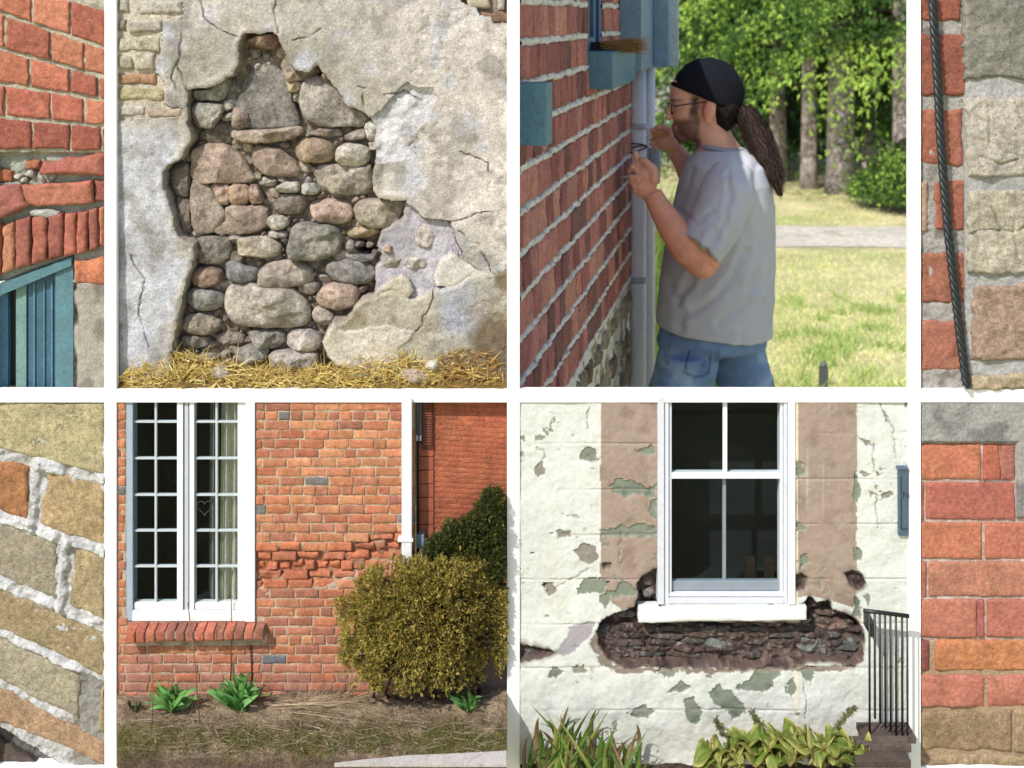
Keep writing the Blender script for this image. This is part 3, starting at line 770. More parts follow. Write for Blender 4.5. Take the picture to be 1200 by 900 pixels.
# ------------------------------------------------------------------ bay 1: brick wall, broken sill and blue window
def bay_brick_sill():
    T = thing('brick_wall', 'red brick wall with crumbling brick sill above a blue window', 'brick wall', (X(60), 0.02, Z(455)))
    J = [((0, -66), (123, -32)), ((0, -26), (123, 12)), ((0, 15), (123, 57)), ((0, 57), (123, 91)), ((0, 98), (123, 117)), ((0, 137), (123, 148)), ((0, 177), (123, 178))]
    vj = [[37, 82], [-14, 37, 82, 128], [5, 59, 98, 140], [-12, 34, 82, 115, 160], [5, 59, 98, 140], [-8, 37, 82, 119, 160]]
    def jy(j, x): (a, ya), (b, yb) = J[j]; return ya + (yb - ya) * x / 123.0
    g = 2.6
    cols = [C(196, 112, 78), C(188, 104, 74), C(182, 98, 72), C(200, 122, 86), C(176, 92, 68)]
    for i in range(1, 6):
        xs = [-14] + [x for x in vj[i] if -8 < x < 126] + [134]
        for a, b in zip(xs[:-1], xs[1:]):
            if b < -2 or a > 122: continue
            a2, b2 = max(a + g * 0.6, -8), min(b - g * 0.6, 122.6)
            if b2 - a2 < 2: continue
            q = [(a2, jy(i, a2) + g), (b2, jy(i, b2) + g), (b2, jy(i + 1, b2) - g), (a2, jy(i + 1, a2) - g)]
            q = [(x, max(y, -6.0)) for x, y in q]
            if q[3][1] - q[0][1] < 3 and q[2][1] - q[1][1] < 3: continue
            c = jitc(pick(*cols), 0.10)
            if i == 5: c = jitc(C(168, 88, 66), 0.08)
            qbrick('brick', q, 0.0, 0.03, M_brick, T, c, 1.9, 0.0024, 2.4, random.randrange(90), 2.0)
    zone = [(-8, 178), (46, 180), (52, 190), (46, 204), (30, 214), (-8, 214)]
    def fn(px, py):
        med = fbm(px, py, 14, 4, 12); y = 0.0055 + med * 0.002 + 0.001 * fbm(px, py, 4, 2, 9)
        col = np.zeros(px.shape + (3,)); col[:] = C(206, 200, 178)
        col = mixc(col, C(176, 170, 152), sstep(0.0, 0.5, med))
        dz = sdf(px + 3 * med, py + 3 * med, zone)
        y = np.where(dz < 0, 0.014 + 0.010 * fbm(px, py, 12, 3, 77), y); col = mixc(col, C(216, 204, 152), (dz < 0) * 0.7)
        low = sstep(178, 182, py); y = y + low * 0.008 * (py < 330); col = mixc(col, C(176, 186, 178), low * 0.8)
        pl = sdf(px + 2 * med, py + 2 * med, [(82, 334), (126, 330), (126, 460), (84, 460)])
        y = np.where(pl < 0, 0.006 + 0.005 * fbm(px, py, 26, 4, 33), y)
        col = np.where((pl < 0)[..., None], mixc(np.broadcast_to(C(186, 180, 168), col.shape), C(150, 142, 130), sstep(-0.1, 0.4, fbm(px, py, 24, 4, 34))), col)
        e = sstep(6, 0, np.abs(px - 85 - 3 * med)) * (py > 332)
        y += 0.008 * e; col = mixc(col, C(66, 58, 52), e * sstep(-0.2, 0.3, med) * 0.9)
        win = sdf(px, py, [(-10, 334), (30, 318), (84, 300), (84, 460), (-10, 460)])
        return y, col, win > -1.0
    hf('mortar', -10, -6, 122.8, 455.4, 1.3, fn, M_mortar, T)
    R = C(178, 98, 76); R2 = C(190, 112, 84); R3 = C(160, 88, 72)
    qbrick('brick', [(50, 190), (62, 181), (122.6, 178.5), (122.6, 205), (84, 208), (49, 202)][0:1] + [(122.6, 179.5), (122.6, 205), (48, 203)], -0.006, 0.04, M_brick, T, R, 5, 0.003, 3, 11, 3, (0, -0.010))
    qbrick('brick', [(24, 218), (108, 211), (108, 239), (26, 243)], -0.004, 0.04, M_brick, T, R2, 3.5, 0.003, 3, 12, 2.5, (-0.008, 0))
    qbrick('brick', rect(110, 211, 122.6, 237), 0.0, 0.03, M_brick, T, R3, 3, 0.002, 3, 13, 2)
    qbrick('brick', [(-8, 219), (23, 215), (34, 241), (-8, 261)], -0.010, 0.05, M_brick, T, C(172, 100, 84), 6, 0.003, 3, 14, 2.5, (0.010, -0.008))
    qbrick('brick', rect(-8, 200, 10, 214), 0.010, 0.03, M_brick, T, C(190, 108, 66), 3, 0.003, 3, 15, 3)
    qbrick('brick', rect(26, 189, 43, 200), 0.010, 0.03, M_brick, T, C(186, 110, 70), 3, 0.003, 3, 16, 3)
    for i, (x, y) in enumerate(((18, 209), (33, 205), (47, 210), (26, 212), (60, 207))):
        stone('mortar_lump', ell(x, y, 4.5 + 1.8 * (i % 3), 3.4 + (i % 2), 8, 2.6, 0.4 * i, 0.4, i), 0.014, 0.011, M_block, T, C(206, 200, 186), 2.2, 0.002, 30 + i, 16)
    stone('mortar_lump', [(32, 247), (60, 245), (72, 250), (60, 256), (36, 254)], 0.006, 0.014, M_block, T, C(196, 196, 188), 2.4, 0.003, 40, 22)
    sold = [(-8, 1, 268, 326, 262, 322), (2.5, 17, 264, 321, 259, 316), (19, 36, 258, 316, 254, 311), (38, 55, 255, 309, 251, 304), (57, 73.5, 253, 304, 250, 300), (75, 89, 251, 301, 249, 297), (90.5, 103, 249, 298, 247, 294), (104.5, 115, 246, 294, 243, 291), (116.5, 122.6, 244, 290, 242, 288)]
    for i, (a, b, t0, b0, t1, b1) in enumerate(sold):
        qbrick('brick', [(a, t0), (b, t1), (b, b1), (a, b0)], -0.004 + random.uniform(-0.002, 0.002), 0.04, M_brick, T,
               jitc(pick(C(182, 100, 76), C(164, 92, 76), C(192, 118, 86), C(200, 132, 94)), 0.06), 3.2, 0.0022, 3, 20 + i, 1.6)
    qbrick('brick', [(86, 308), (122.6, 302), (122.6, 336), (86, 334)], 0.001, 0.03, M_brick, T, C(206, 120, 76), 4, 0.004, 3, 44, 3.4)
    # window under the sill
    win = bpy.data.objects.new('window', None); COL.objects.link(win); win.parent = T; WL[win.name] = WL[T.name].copy(); win['label'] = 'weathered blue painted window under the brick sill'
    b1, b2, b3 = C(70, 110, 136), C(96, 138, 150), C(126, 160, 156)
    def slab(name, pts, y0, y1, col, mat=M_bluepaint):
        v = [tuple(W(x, y, y0)) for x, y in pts] + [tuple(W(x, y, y1)) for x, y in pts]; n = len(pts)
        f = [tuple(reversed(range(n))), tuple(range(n, 2 * n))] + [(i, (i + 1) % n, (i + 1) % n + n, i + n) for i in range(n)]
        return mesh_np(name, np.array(v), f, mat, win, None, False, col)
    slab('head_frame', [(-8, 336), (82, 302), (82, 312), (-8, 350)], 0.006, 0.05, b2)
    slab('jamb', [(62, 320), (83, 311), (83, 458), (62, 458)], 0.012, 0.05, b2)
    slab('jamb', [(27, 335), (61, 320.5), (61, 458), (27, 458)], 0.022, 0.05, b1)
    slab('stile', [(14, 341), (26, 336), (26, 458), (14, 458)], 0.018, 0.05, b3)
    slab('stile', [(-8, 351), (4, 346), (4, 458), (-8, 458)], 0.020, 0.05, C(80, 130, 160))
    slab('pane', [(4, 346), (14, 341), (14, 458), (4, 458)], 0.034, 0.05, C(16, 22, 30), M_metal)
    for (x0, x1) in ((34, 36), (46, 47.5), (55, 57)):
        slab('moulding', [(x0, 333), (x1, 332), (x1, 458), (x0, 458)], 0.019, 0.03, b2)
bay_brick_sill()

# ------------------------------------------------------------------ bay 4: red brick beside pale stone blocks, with a cable
def bay_blocks():
    T = thing('block_wall', 'red brick wall meeting a column of pale limestone blocks', 'stone wall', (X(1140), 0.02, Z(455)))
    def fn(px, py):
        med = fbm(px, py, 13, 4, 7); fine = fbm(px, py, 4, 2, 8)
        y = 0.006 + med * 0.003 + fine * 0.0012
        col = np.zeros(px.shape + (3,)); col[:] = C(186, 182, 176); col = mixc(col, C(150, 144, 136), sstep(0, 0.5, med))
        y = np.where(px > 1131, y - 0.007, y); col = mixc(col, C(198, 198, 198), (px > 1131) * 0.7)
        return y, col, None
    hf('mortar', 1078.8, -6, 1206, 455.4, 1.3, fn, M_mortar, T)
    for q, c in ((rect(1079, -6, 1126, 24), C(160, 88, 64)), (rect(1079, 40, 1133, 111), C(158, 88, 66)), (rect(1079, 128, 1130, 194), C(172, 100, 76)),
                 (rect(1079, 214, 1088, 272), C(190, 158, 130)), (rect(1096, 213, 1132, 270), C(170, 100, 74)), (rect(1079, 297, 1136, 357), C(168, 104, 78)), (rect(1079, 377, 1138, 436), C(176, 108, 84))):
        qbrick('brick', q, 0.002, 0.03, M_brick, T, c, 3.2, 0.0035, 2.4, random.randrange(90), 3)
    for i, (q, c) in enumerate((([(1127, -6), (1206, -6), (1206, 92), (1129, 92)], C(150, 147, 136)), ([(1131, 114), (1206, 113), (1206, 206), (1133, 206)], C(198, 191, 176)),
                                ([(1133, 223), (1206, 222), (1206, 320), (1132, 319)], C(196, 188, 168)), ([(1139, 335), (1206, 332), (1206, 421), (1138, 421)], C(180, 154, 136)),
                                ([(1136, 440), (1206, 436), (1206, 455.3), (1136, 455.3)], C(196, 178, 150)))):
        qbrick('stone_block', q, -0.009, 0.05, M_block, T, c, 4.0, 0.005, 1.8, 60 + i, 3.5, cracks=[[[(1160, 243), (1168, 258), (1174, 270)], [(1186, 258), (1188, 280), (1190, 300)], [(1136, 275), (1160, 270), (1185, 272), (1206, 262)]], [[(1158, 124), (1158, 165)], [(1150, 182), (1172, 192), (1190, 186)]]][2 - i] if i in (1, 2) else ())
    path = [(1089.5, -8), (1092, 40), (1096, 100), (1099, 160), (1103, 215), (1109, 280), (1116, 340), (1122, 392), (1130, 450)]
    cab = thing('cable', 'black twisted cable hanging down in front of the brick and stone', 'cable', W(1131, 455, -0.012))
    xs = np.interp(np.linspace(-8, 450, 140), [p[1] for p in path], [p[0] for p in path]); ys = np.linspace(-8, 450, 140)
    for s_ in range(3):
        pts = []
        for i in range(140):
            a = 2 * math.pi * (i / 9.0 + s_ / 3.0)
            pts.append(W(xs[i] + 2.6 * math.cos(a), ys[i], -0.014 + 2.6 / S * math.sin(a)))
        tube('strand', pts, 3.0 / S, M_metal, cab, C(34, 42, 46), 8)
bay_blocks()

# ------------------------------------------------------------------ bay 5: buff bricks with rough pointing, laid on the slope
def bay_buff():
    T = thing('buff_brick_wall', 'buff brick wall with sloping courses and lumpy white pointing', 'brick wall', (X(60), 0.02, Z(898)))
    J = [((0, 420), (123, 452), 10), ((0, 533), (123, 562), 11), ((0, 606), (123, 648), 13), ((0, 684), (123, 733), 13), ((0, 742), (123, 800), 9), ((0, 801), (123, 866), 9), ((0, 852), (123, 925), 8)]
    def jy(j, x): (a, ya), (b, yb), w = J[j]; return ya + (yb - ya) * x / 123.0
    vj = [[], [(39, 12)], [(74, 12)], [], [(103, 20)], []]
    cols = [[C(202, 188, 148)], [C(188, 134, 92), C(194, 170, 130)], [C(180, 170, 148), C(186, 168, 130)], [C(182, 162, 126)], [C(184, 174, 152), C(186, 166, 130)], [C(192, 160, 128)]]
    for i in range(6):
        ed = [(-10, 0)] + vj[i] + [(134, 0)]
        for k in range(len(ed) - 1):
            a = ed[k][0] + ed[k][1] / 2 + 0.5; b = min(ed[k + 1][0] - ed[k + 1][1] / 2 - 0.5, 122.7)
            if b - a < 3: continue
            sl = 7 if k else 0
            t = J[i][2] / 2; u = J[i + 1][2] / 2
            q = [(a + sl, jy(i, a) + t), (b, jy(i, b) + t), (b, jy(i + 1, b) - u), (a, jy(i + 1, a) - u)]
            q = [(x, min(max(y, 471.3), 897.3)) for x, y in q]
            qbrick('brick', q, 0.0, 0.03, M_block, T, jitc(cols[i][min(k, len(cols[i]) - 1)], 0.04), 4.0, 0.0026, 3, 70 + i * 5 + k, 2.6)
    def fn(px, py):
        med = fbm(px, py, 11, 4, 17); fine = fbm(px, py, 3.5, 3, 18)
        y = 0.004 + 0.004 * med + 0.0022 * fine
        col = np.zeros(px.shape + (3,)); col[:] = C(216, 216, 216); col = mixc(col, C(176, 172, 164), sstep(0.05, 0.5, med))
        # fresh pointing stands proud in places
        for j, amt in ((1, 1.0), (2, 1.0), (3, 1.0), (4, 0.9), (5, 0.4)):
            d = np.abs(py - jy(j, px) + 3 * fbm(px, py, 18, 3, 40 + j)) - J[j][2] * 0.55
            lump = sstep(3, -3, d) * sstep(-0.35, 0.1, fbm(px, py, 30, 2, 50 + j) - (px / 123.0 - 0.55) * (0.9 if j in (3, 4) else 0.1)) * amt
            y -= 0.0075 * lump; col = mixc(col, C(240, 240, 242), lump * 0.7)
        for x0, i in ((39, 1), (74, 2)):
            ln = [(x0 + 4, jy(i, x0)), (x0 - 3, jy(i + 1, x0))]
            d = pdist(px + 3 * med, py, ln) - 5
            y -= 0.007 * sstep(2, -3, d)
        dk = (py > jy(4, px)) * (px > 85) * 1.0
        col = mixc(col, C(146, 142, 132), dk * 0.8)
        bot = sstep(0, 4, py - (jy(6, px) + 2)); y += bot * 0.02; col = mixc(col, C(70, 66, 62), bot * 0.8)
        return y, col, None
    hf('mortar', -10, 471, 122.8, 897.6, 1.3, fn, M_mortar, T)
    qbrick('brick', [(-10, 868), (40, 897.2), (40, 897.3), (-10, 897.3)], 0.012, 0.03, M_brick, T, C(96, 84, 76), 3, 0.003, 3, 5, 2)
bay_buff()

# ------------------------------------------------------------------ bay 8: orange brick under a concrete lintel
def bay_lintel():
    T = thing('brick_pier', 'orange red brickwork below a grey concrete lintel', 'brick wall', (X(1140), 0.02, Z(898)))
    def fn(px, py):
        med = fbm(px, py, 15, 4, 27); fine = fbm(px, py, 3.5, 3, 28)
        y = 0.004 + 0.0012 * med + 0.0006 * fine
        col = np.zeros(px.shape + (3,)); col[:] = C(206, 178, 164)
        col = mixc(col, C(232, 222, 220), sstep(0.0, 0.35, fbm(px, py, 8, 3, 29)) * 0.8)
        col = mixc(col, C(186, 160, 130), sstep(740, 770, py))
        y = np.where(py > 745, y + 0.001, y)
        con = np.minimum(sdf(px + med, py + med, [(1070, 460), (1210, 460), (1210, 519), (1070, 519)]), sdf(px + med, py, [(1191, 500), (1210, 500), (1210, 607), (1191, 607)]))
        ci = con < 0
        y = np.where(ci, -0.006 + 0.0014 * med + 0.0012 * fine + 0.004 * sstep(-4, 0, con), y)
        cc = mixc(np.broadcast_to(C(176, 174, 170), col.shape), C(142, 140, 138), sstep(-0.1, 0.3, fbm(px, py, 22, 4, 36)))
        col = np.where(ci[..., None], cc, col)
        return y, col, None
    hf('mortar', 1078.8, 471, 1206, 897.6, 1.3, fn, M_mortar, T)
    A, B, Cc = C(200, 116, 78), C(186, 104, 78), C(202, 120, 86)
    rows = [((521, 562), [(1079, 1150, A), (1152.5, 1172, C(186, 96, 66)), (1173, 1189.5, C(176, 104, 88))]), ((566, 609), [(1079, 1083, B), (1085.5, 1189.5, C(186, 100, 80))]),
            ((613, 655), [(1079, 1151, A), (1155, 1206, C(194, 110, 82))]), ((659, 699), [(1079, 1086, B), (1089, 1206, C(194, 124, 96))]),
            ((703, 747), [(1079, 1144, C(196, 116, 90)), (1146, 1154, C(178, 92, 80)), (1157, 1206, C(190, 108, 86))]), ((751, 787), [(1079, 1090, C(150, 80, 72)), (1097, 1206, C(202, 124, 70))]),
            ((792, 830), [(1079, 1155, C(194, 114, 90)), (1158, 1206, C(192, 116, 92))]), ((834, 881), [(1079, 1186, C(168, 142, 112)), (1190, 1206, C(176, 152, 120))]), ((886, 897.4), [(1079, 1124, C(178, 154, 124)), (1128, 1206, C(180, 158, 126))])]
    for i, ((y0, y1), xs) in enumerate(rows):
        for a, b, c in xs:
            sp = 0.0026 if (i == 5 and a > 1095) else 0.0
            qbrick('brick', rect(a, y0, b, y1), 0.0 if not sp else 0.001, 0.03, M_block if i > 6 else M_brick, T, jitc(c, 0.04), 1.8 if i < 5 else 3.0, 0.0012 if i < 5 else 0.003, 3, 90 + i * 7 + int(a) % 7, 1.0 if i < 5 else 2.2, (0, 0), sp)
bay_lintel()

# ------------------------------------------------------------------ leaves and beds used by the lower bays
def blade(name, base, tip, width, mat, parent, color=None, arch=0.3, fold=0.35, nu=9, nv=5, cols=None, prof=0.8, ripple=0.0, seed=0, side=None, pw=0.8):
    """one long or broad leaf from base to tip, arched upward, folded along the midrib"""
    base = Vector(base); tip = Vector(tip); d = tip - base; L = d.length
    s_ = Vector(side) if side is not None else d.cross(Vector((0, 0, 1)))
    if s_.length < 1e-6: s_ = Vector((1, 0, 0))
    s_ = s_.normalized(); up = s_.cross(d).normalized()
    if up.z < 0: up = -up
    r = random.Random(seed); ph = r.uniform(0, 6)
    v, c = [], []
    for i in range(nu):
        u = i / (nu - 1)
        w = width * (math.sin(math.pi * min(1, (u * 0.96 + 0.04)) ** prof) ** pw if 0 < u < 1 else (0.12 if u == 0 else 0.02))
        ctr = base + d * u + up * (arch * L * 4 * u * (1 - u))
        for j in range(nv):
            t = j / (nv - 1) * 2 - 1
            p = ctr + s_ * (t * w * 0.5) + up * (abs(t) * w * fold * 0.5 + ripple * width * math.sin(u * 9 + ph + t * 2) * abs(t))
            v.append(tuple(p))
            if cols is not None: c.append(cols(u, t, r))
    f = grid_faces(nv, nu)
    return mesh_np(name, np.array(v), f, mat, parent, np.array(c) if cols is not None else None, True, color)

class Bed:
    """shallow planted ledge in front of a bay's wall, from the wall out to the lip"""
    def __init__(s, pw, pl, px0, px1):
        s.px0, s.px1, s.P = px0, px1, 0.17
        s.z0 = Z(pw); s.z1 = HC - (pl - HZ) * (D - s.P) / F
    def z(s, p): return s.z0 + (s.z1 - s.z0) * p / s.P
    def at(s, px, py, lift=0.0):
        lo, hi = 0.0, s.P
        for _ in range(30):
            m = (lo + hi) / 2
            if HZ + (HC - s.z(m)) * F / (D - m) < py: lo = m
            else: hi = m
        p = (lo + hi) / 2
        return Vector(((px - 600) / F * (D - p), -p, s.z(p) + lift))

# ------------------------------------------------------------------ bay 6: brick house with tall window, bush and flower bed
def bay_house():
    T = thing('brick_house', 'orange brick house wall with tall white casement window and eroded courses', 'house', (X(300), 0.03, Z(830)))
    rh = 10.97
    def worn(x, y):
        b = 672 - (x - 300) * 0.17 + 5 * math.sin(x / 27.0); hw = 34 - (x - 300) * 0.08
        return max(0.0, 1 - abs(y - b) / hw) if x > 296 else 0.0
    def fn(px, py):
        med = fbm(px, py, 9, 3, 2); fine = fbm(px, py, 3, 2, 3)
        y = 0.0016 + 0.0008 * fine + 0.0006 * med
        col = np.zeros(px.shape + (3,)); col[:] = C(212, 192, 166); col = mixc(col, C(178, 152, 128), sstep(0.0, 0.5, med))
        b = 672 - (px - 300) * 0.17 + 5 * np.sin(px / 27.0); hw = 34 - (px - 300) * 0.08
        w = np.clip(1 - np.abs(py - b) / hw, 0, 1) * (px > 298)
        y += 0.009 * sstep(0.1, 0.6, w) * sstep(-0.45, -0.1, fbm(px, py, 20, 3, 6)); col = mixc(col, C(176, 104, 70), w * 0.9)
        col = mixc(col, C(196, 168, 156), sstep(770, 810, py) * 0.7)
        op = sdf(px, py, rect(147, 460, 299, 729))
        return y, col, (op > -1) & (px < 486.5)
    hf('mortar', 136.8, 471, 487, 828, 1.5, fn, M_mortar, T)
    # a few shared brick bodies, stretched to each brick's length
    protos = {}
    def proto(w, v):
        k = (w, v)
        if k not in protos:
            o = qbrick('brick', rect(600 - w / 2, HZ - 4.9, 600 + w / 2, HZ + 4.9), 0.0, 0.008, M_smallbrick, None, (1, 1, 1), 1.0, 0.0007, 2.4, 11 + v * 7, 0.75)
            # bring the mesh to the origin of the brick's face
            off = WL[o.name] - Vector((0, 0, HC))
            for vv in o.data.vertices: vv.co += off
            protos[k] = o.data; bpy.data.objects.remove(o)
        return protos[k]
    base = [C(204, 132, 90), C(198, 122, 80), C(190, 112, 78), C(208, 140, 96), C(188, 120, 90), C(198, 126, 84), C(178, 112, 86)]
    r = random.Random(4)
    n = 0
    for row in range(32):
        cy = 471.2 + rh * (row + 0.5)
        head = row in (1, 9, 17, 25)
        x = 126.0 - r.uniform(0, 12)
        while x < 486:
            w = (13.2 if head else 27.6) if r.random() > 0.12 else 13.2
            a, b = x, x + w; x = b + 1.35
            for lo, hi in (((137.2, 147) if cy < 727 else (137.2, 151) if cy < 752 else (137.2, 486)), ((299.5, 486) if cy < 752 else (999, 1000))):
                a2, b2 = max(a, lo), min(b, hi)
                if b2 - a2 < 3.5: continue
                cx = (a2 + b2) / 2
                if cy > 690 and ((cx - 505) / 92) ** 2 + ((cy - 748) / 70) ** 2 < 1: continue      # nothing seen behind the bush
                if 727 < cy < 752 and cx < 318 and a2 > 151: a2 = max(a2, 313); 
                if b2 - a2 < 3.5: continue
                if n >= 300: continue
                cx = (a2 + b2) / 2; wd = b2 - a2
                wr = worn(cx, cy); v = r.randrange(6)
                c = r.choice(base)
                if wr > 0.2: c = r.choice([C(208, 122, 74), C(200, 116, 76), C(196, 118, 84)])
                if cy > 765: c = r.choice([C(190, 122, 92), C(196, 116, 80), C(182, 126, 104)])
                if r.random() < 0.02 and cy < 660: c = C(128, 124, 122)
                if abs(cy - 769) < 12 and abs(cx - 318) < 9: c = C(120, 122, 128)
                kw = 28 if wd > 20 else 14 if wd > 9 else 8
                if wr > 0.15 and r.random() < 0.35 + 0.6 * wr:
                    qbrick('brick', rect(a2 + r.uniform(0, 2), cy - 4.7 + r.uniform(-0.8, 1.4), b2 - r.uniform(0, 2), cy + 4.7 - r.uniform(-0.4, 1.6)), 0.0 + 0.008 * wr * r.random(), 0.016, M_smallbrick, T, jitc(c, 0.14), 2.0, 0.0032, 1.8, r.randrange(90), 2.4, (r.uniform(-0.004, 0.004), r.uniform(-0.004, 0.005)))
                else:
                    o = mkobj('brick', proto(kw, v), None, T, W(cx, cy, r.uniform(-0.0006, 0.0008)), jitc(c, 0.13))
                    o.scale = (wd / kw, 1, 1); o.rotation_euler = (0, r.uniform(-0.006, 0.006), 0)
                n += 1
    # rowlock sill
    for i in range(14):
        a = 152.5 + i * 11.45
        yy = -0.023 + r.uniform(-0.0012, 0.0012)
        q = rect(a, 732 - 0.06 * i, a + 10.2, 746 - i * 0.25)
        v, f = [], []
        o = qbrick('sill_brick', q, yy, 0.036, M_smallbrick, T, jitc(r.choice([C(192, 104, 76), C(176, 96, 76), C(198, 112, 84), C(164, 104, 84)]), 0.08), 1.8, 0.0012, 2.4, 30 + i, 1.0)
        # slope the top back up to the window foot
        for vv in o.data.vertices:
            if vv.co.y > 0.012 and vv.co.z > 0: vv.co.z += 0.005
    box('sill_mortar', (X(152.6), -0.0205, Z(742)), (X(312), 0.012, Z(733.5)), M_plain, T, C(176, 150, 130))
    # window
    win = bpy.data.objects.new('window', None); COL.objects.link(win); win.parent = T; WL[win.name] = WL[T.name].copy()
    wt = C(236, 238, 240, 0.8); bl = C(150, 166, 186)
    def wb(name, x0, y0, x1, y1, yf, yb, c=wt): return pbox(name, x0, y0, x1, y1, yf, yb, M_frame, win, c, 0.0006)
    wb('frame', 147, 470, 155, 728, 0.002, 0.03, C(176, 190, 206)); wb('frame', 288, 470, 299, 728, -0.003, 0.03); wb('frame', 155, 716, 288, 728, 0.000, 0.03)  # left frame bluer: the shade on the jamb put into its colour
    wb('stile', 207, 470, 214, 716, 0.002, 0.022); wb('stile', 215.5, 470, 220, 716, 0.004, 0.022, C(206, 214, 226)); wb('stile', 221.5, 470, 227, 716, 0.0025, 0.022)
    wb('stile', 278, 470, 287.5, 716, 0.0025, 0.022)
    wb('bottom_rail', 155.5, 708, 206.5, 715.5, 0.006, 0.02); wb('bottom_rail', 227.5, 708, 277.5, 715.5, 0.005, 0.02)
    mc = C(206, 216, 222)
    rows = [470, 496, 539, 582, 624, 666, 708]
    for x0, x1, xm in ((155.5, 206.5, 181), (227.5, 277.5, 252.5)):
        wb('muntin', xm - 1.3, 470, xm + 1.3, 708, 0.007, 0.014, mc)
        for y in rows[1:-1]: wb('muntin', x0, y - 1.2, xm - 1.3, y + 1.2, 0.0075, 0.014, mc); wb('muntin', xm + 1.3, y - 1.2, x1, y + 1.2, 0.0075, 0.014, mc)
        for ya, yb in zip(rows[:-1], rows[1:]):
            for xa, xb in ((x0, xm - 1.3), (xm + 1.3, x1)):
                pbox('pane', xa, ya + 1, xb, yb - 1, 0.0105, 0.0115, M_glass, win, (1, 1, 1), 0)
    # heart drawn on one pane
    hp = [W(238 + 8.5 * (16 * math.sin(t) ** 3) / 16, 597 - 9.0 * (13 * math.cos(t) - 5 * math.cos(2 * t) - 2 * math.cos(3 * t) - math.cos(4 * t)) / 15, 0.0100) for t in np.linspace(0, 2 * math.pi, 40)]
    tube('heart_drawing', hp, 0.00055, M_plain, win, C(84, 90, 92), 5)
    # dark room behind the panes
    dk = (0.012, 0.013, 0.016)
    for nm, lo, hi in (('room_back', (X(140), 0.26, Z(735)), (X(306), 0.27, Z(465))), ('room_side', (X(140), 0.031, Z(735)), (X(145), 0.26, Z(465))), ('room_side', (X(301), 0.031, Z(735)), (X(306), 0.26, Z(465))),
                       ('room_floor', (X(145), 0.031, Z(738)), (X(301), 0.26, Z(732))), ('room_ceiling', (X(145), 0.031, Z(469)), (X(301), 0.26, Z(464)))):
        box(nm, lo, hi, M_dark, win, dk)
    def curt(x0, x1, y0, y1, yb, waves, col, slant, lab):
        nx, ny = 60, 12
        u = np.linspace(0, 1, nx); vv = np.linspace(0, 1, ny); U, Vv = np.meshgrid(u, vv)
        px = x0 + (x1 - x0) * U + slant * (1 - Vv) * (1 - U); py = y0 + (y1 - y0) * Vv
        dep = yb + 0.007 * np.sin(U * waves * 6.28 + 0.6 * Vv) + 0.002 * np.sin(U * 31)
        v = np.stack([(px - 600) / S, dep, HC - (py - HZ) / S], -1).reshape(-1, 3)
        tag(mesh_np('curtain', v, grid_faces(nx, ny), M_plain, None, None, True, col), lab, 'curtain', None)
    curt(240, 252, 470, 712, 0.026, 1.2, C(150, 146, 140), 2, 'narrow grey curtain edge hanging beside the heart drawing')
    curt(253, 278, 470, 712, 0.024, 2.2, C(220, 208, 190), 3, 'beige curtain in soft folds at the right of the casement window')
    # white downpipe at the corner
    dp = bpy.data.objects.new('downpipe', None); COL.objects.link(dp); dp.parent = T; WL[dp.name] = WL[T.name].copy()
    pbox('pipe', 471.5, 465, 483.5, 657, -0.016, -0.002, M_frame, dp, C(240, 240, 240, 0.82), 0.002)
    pbox('bracket', 467, 627, 485, 630.5, -0.0175, -0.0005, M_frame, dp, C(236, 236, 236, 0.82), 0.0005)
    tube('cable', [W(491, 470, 0.010), W(490, 540, 0.010), W(489, 632, 0.010)], 0.0011, M_metal, T, (0.01, 0.01, 0.01), 6)

    # the neighbour beyond the corner
    Nn = thing('neighbour_house', 'red brick neighbouring house seen beyond the white downpipe', 'house', (X(540), 0.05, Z(690)))
    def fn2(px, py):
        y = np.full(px.shape, 0.022); med = fbm(px, py, 30, 3, 5)
        yy = py + (px - 508) * -0.06
        row = np.floor(yy / 6.2); fr = yy / 6.2 - row
        off = (row % 2) * 8
        fx = ((px + off) / 16.0) % 1.0
        j = np.maximum(sstep(0.16, 0.05, np.minimum(fr, 1 - fr)), 0.7 * sstep(0.07, 0.03, np.minimum(fx, 1 - fx)))
        y = y + 0.0010 * j
        hsh = vnoise(np.floor((px + off) / 16.0) * 3.7, row * 5.1, 3)
        col = np.zeros(px.shape + (3,)); col[:] = C(186, 108, 78); col = col * (0.86 + 0.28 * hsh)[..., None]
        col = mixc(col, C(164, 104, 82), j * 0.4)
        return y, col, None
    hf('wall', 507.5, 465, 594, 690, 1.3, fn2, M_plaster, Nn)
    for i in range(7):
        pbox('siding_panel', 490, 524 + i * 16.1, 507.2, 539.2 + i * 16.1, 0.019 + 0.0006 * (i % 2), 0.03, M_plain, Nn, jitc(C(168, 98, 74), 0.04), 0.0006)
    pbox('gap_shade', 486.8, 466, 489.9, 690, 0.024, 0.035, M_plain, Nn, C(52, 48, 50))  # dark strip: the shade of the gap put into its colour
    pbox('window_frame', 488, 466, 493, 516, 0.016, 0.03, M_frame, Nn, C(120, 132, 140)); pbox('window_ledge', 486.8, 513, 493.2, 519.5, 0.012, 0.03, M_frame, Nn, C(220, 224, 230))
    pbox('shutter', 493.6, 466, 507, 531, 0.017, 0.03, M_plain, Nn, C(96, 56, 46))
    for i in range(19):
        y = 468 + i * 3.05
        pbox('slat', 495.4, y, 505.4, y + 1.9, 0.0155, 0.0168, M_plain, Nn, C(134, 78, 62), 0.0002)
    pbox('meter_box', 488, 628, 497, 644, 0.004, 0.0185, M_bluepaint, Nn, C(128, 146, 160), 0.001)
    pbox('footing', 486.8, 690.3, 594, 830, 0.016, 0.03, M_plain, Nn, C(130, 110, 100))

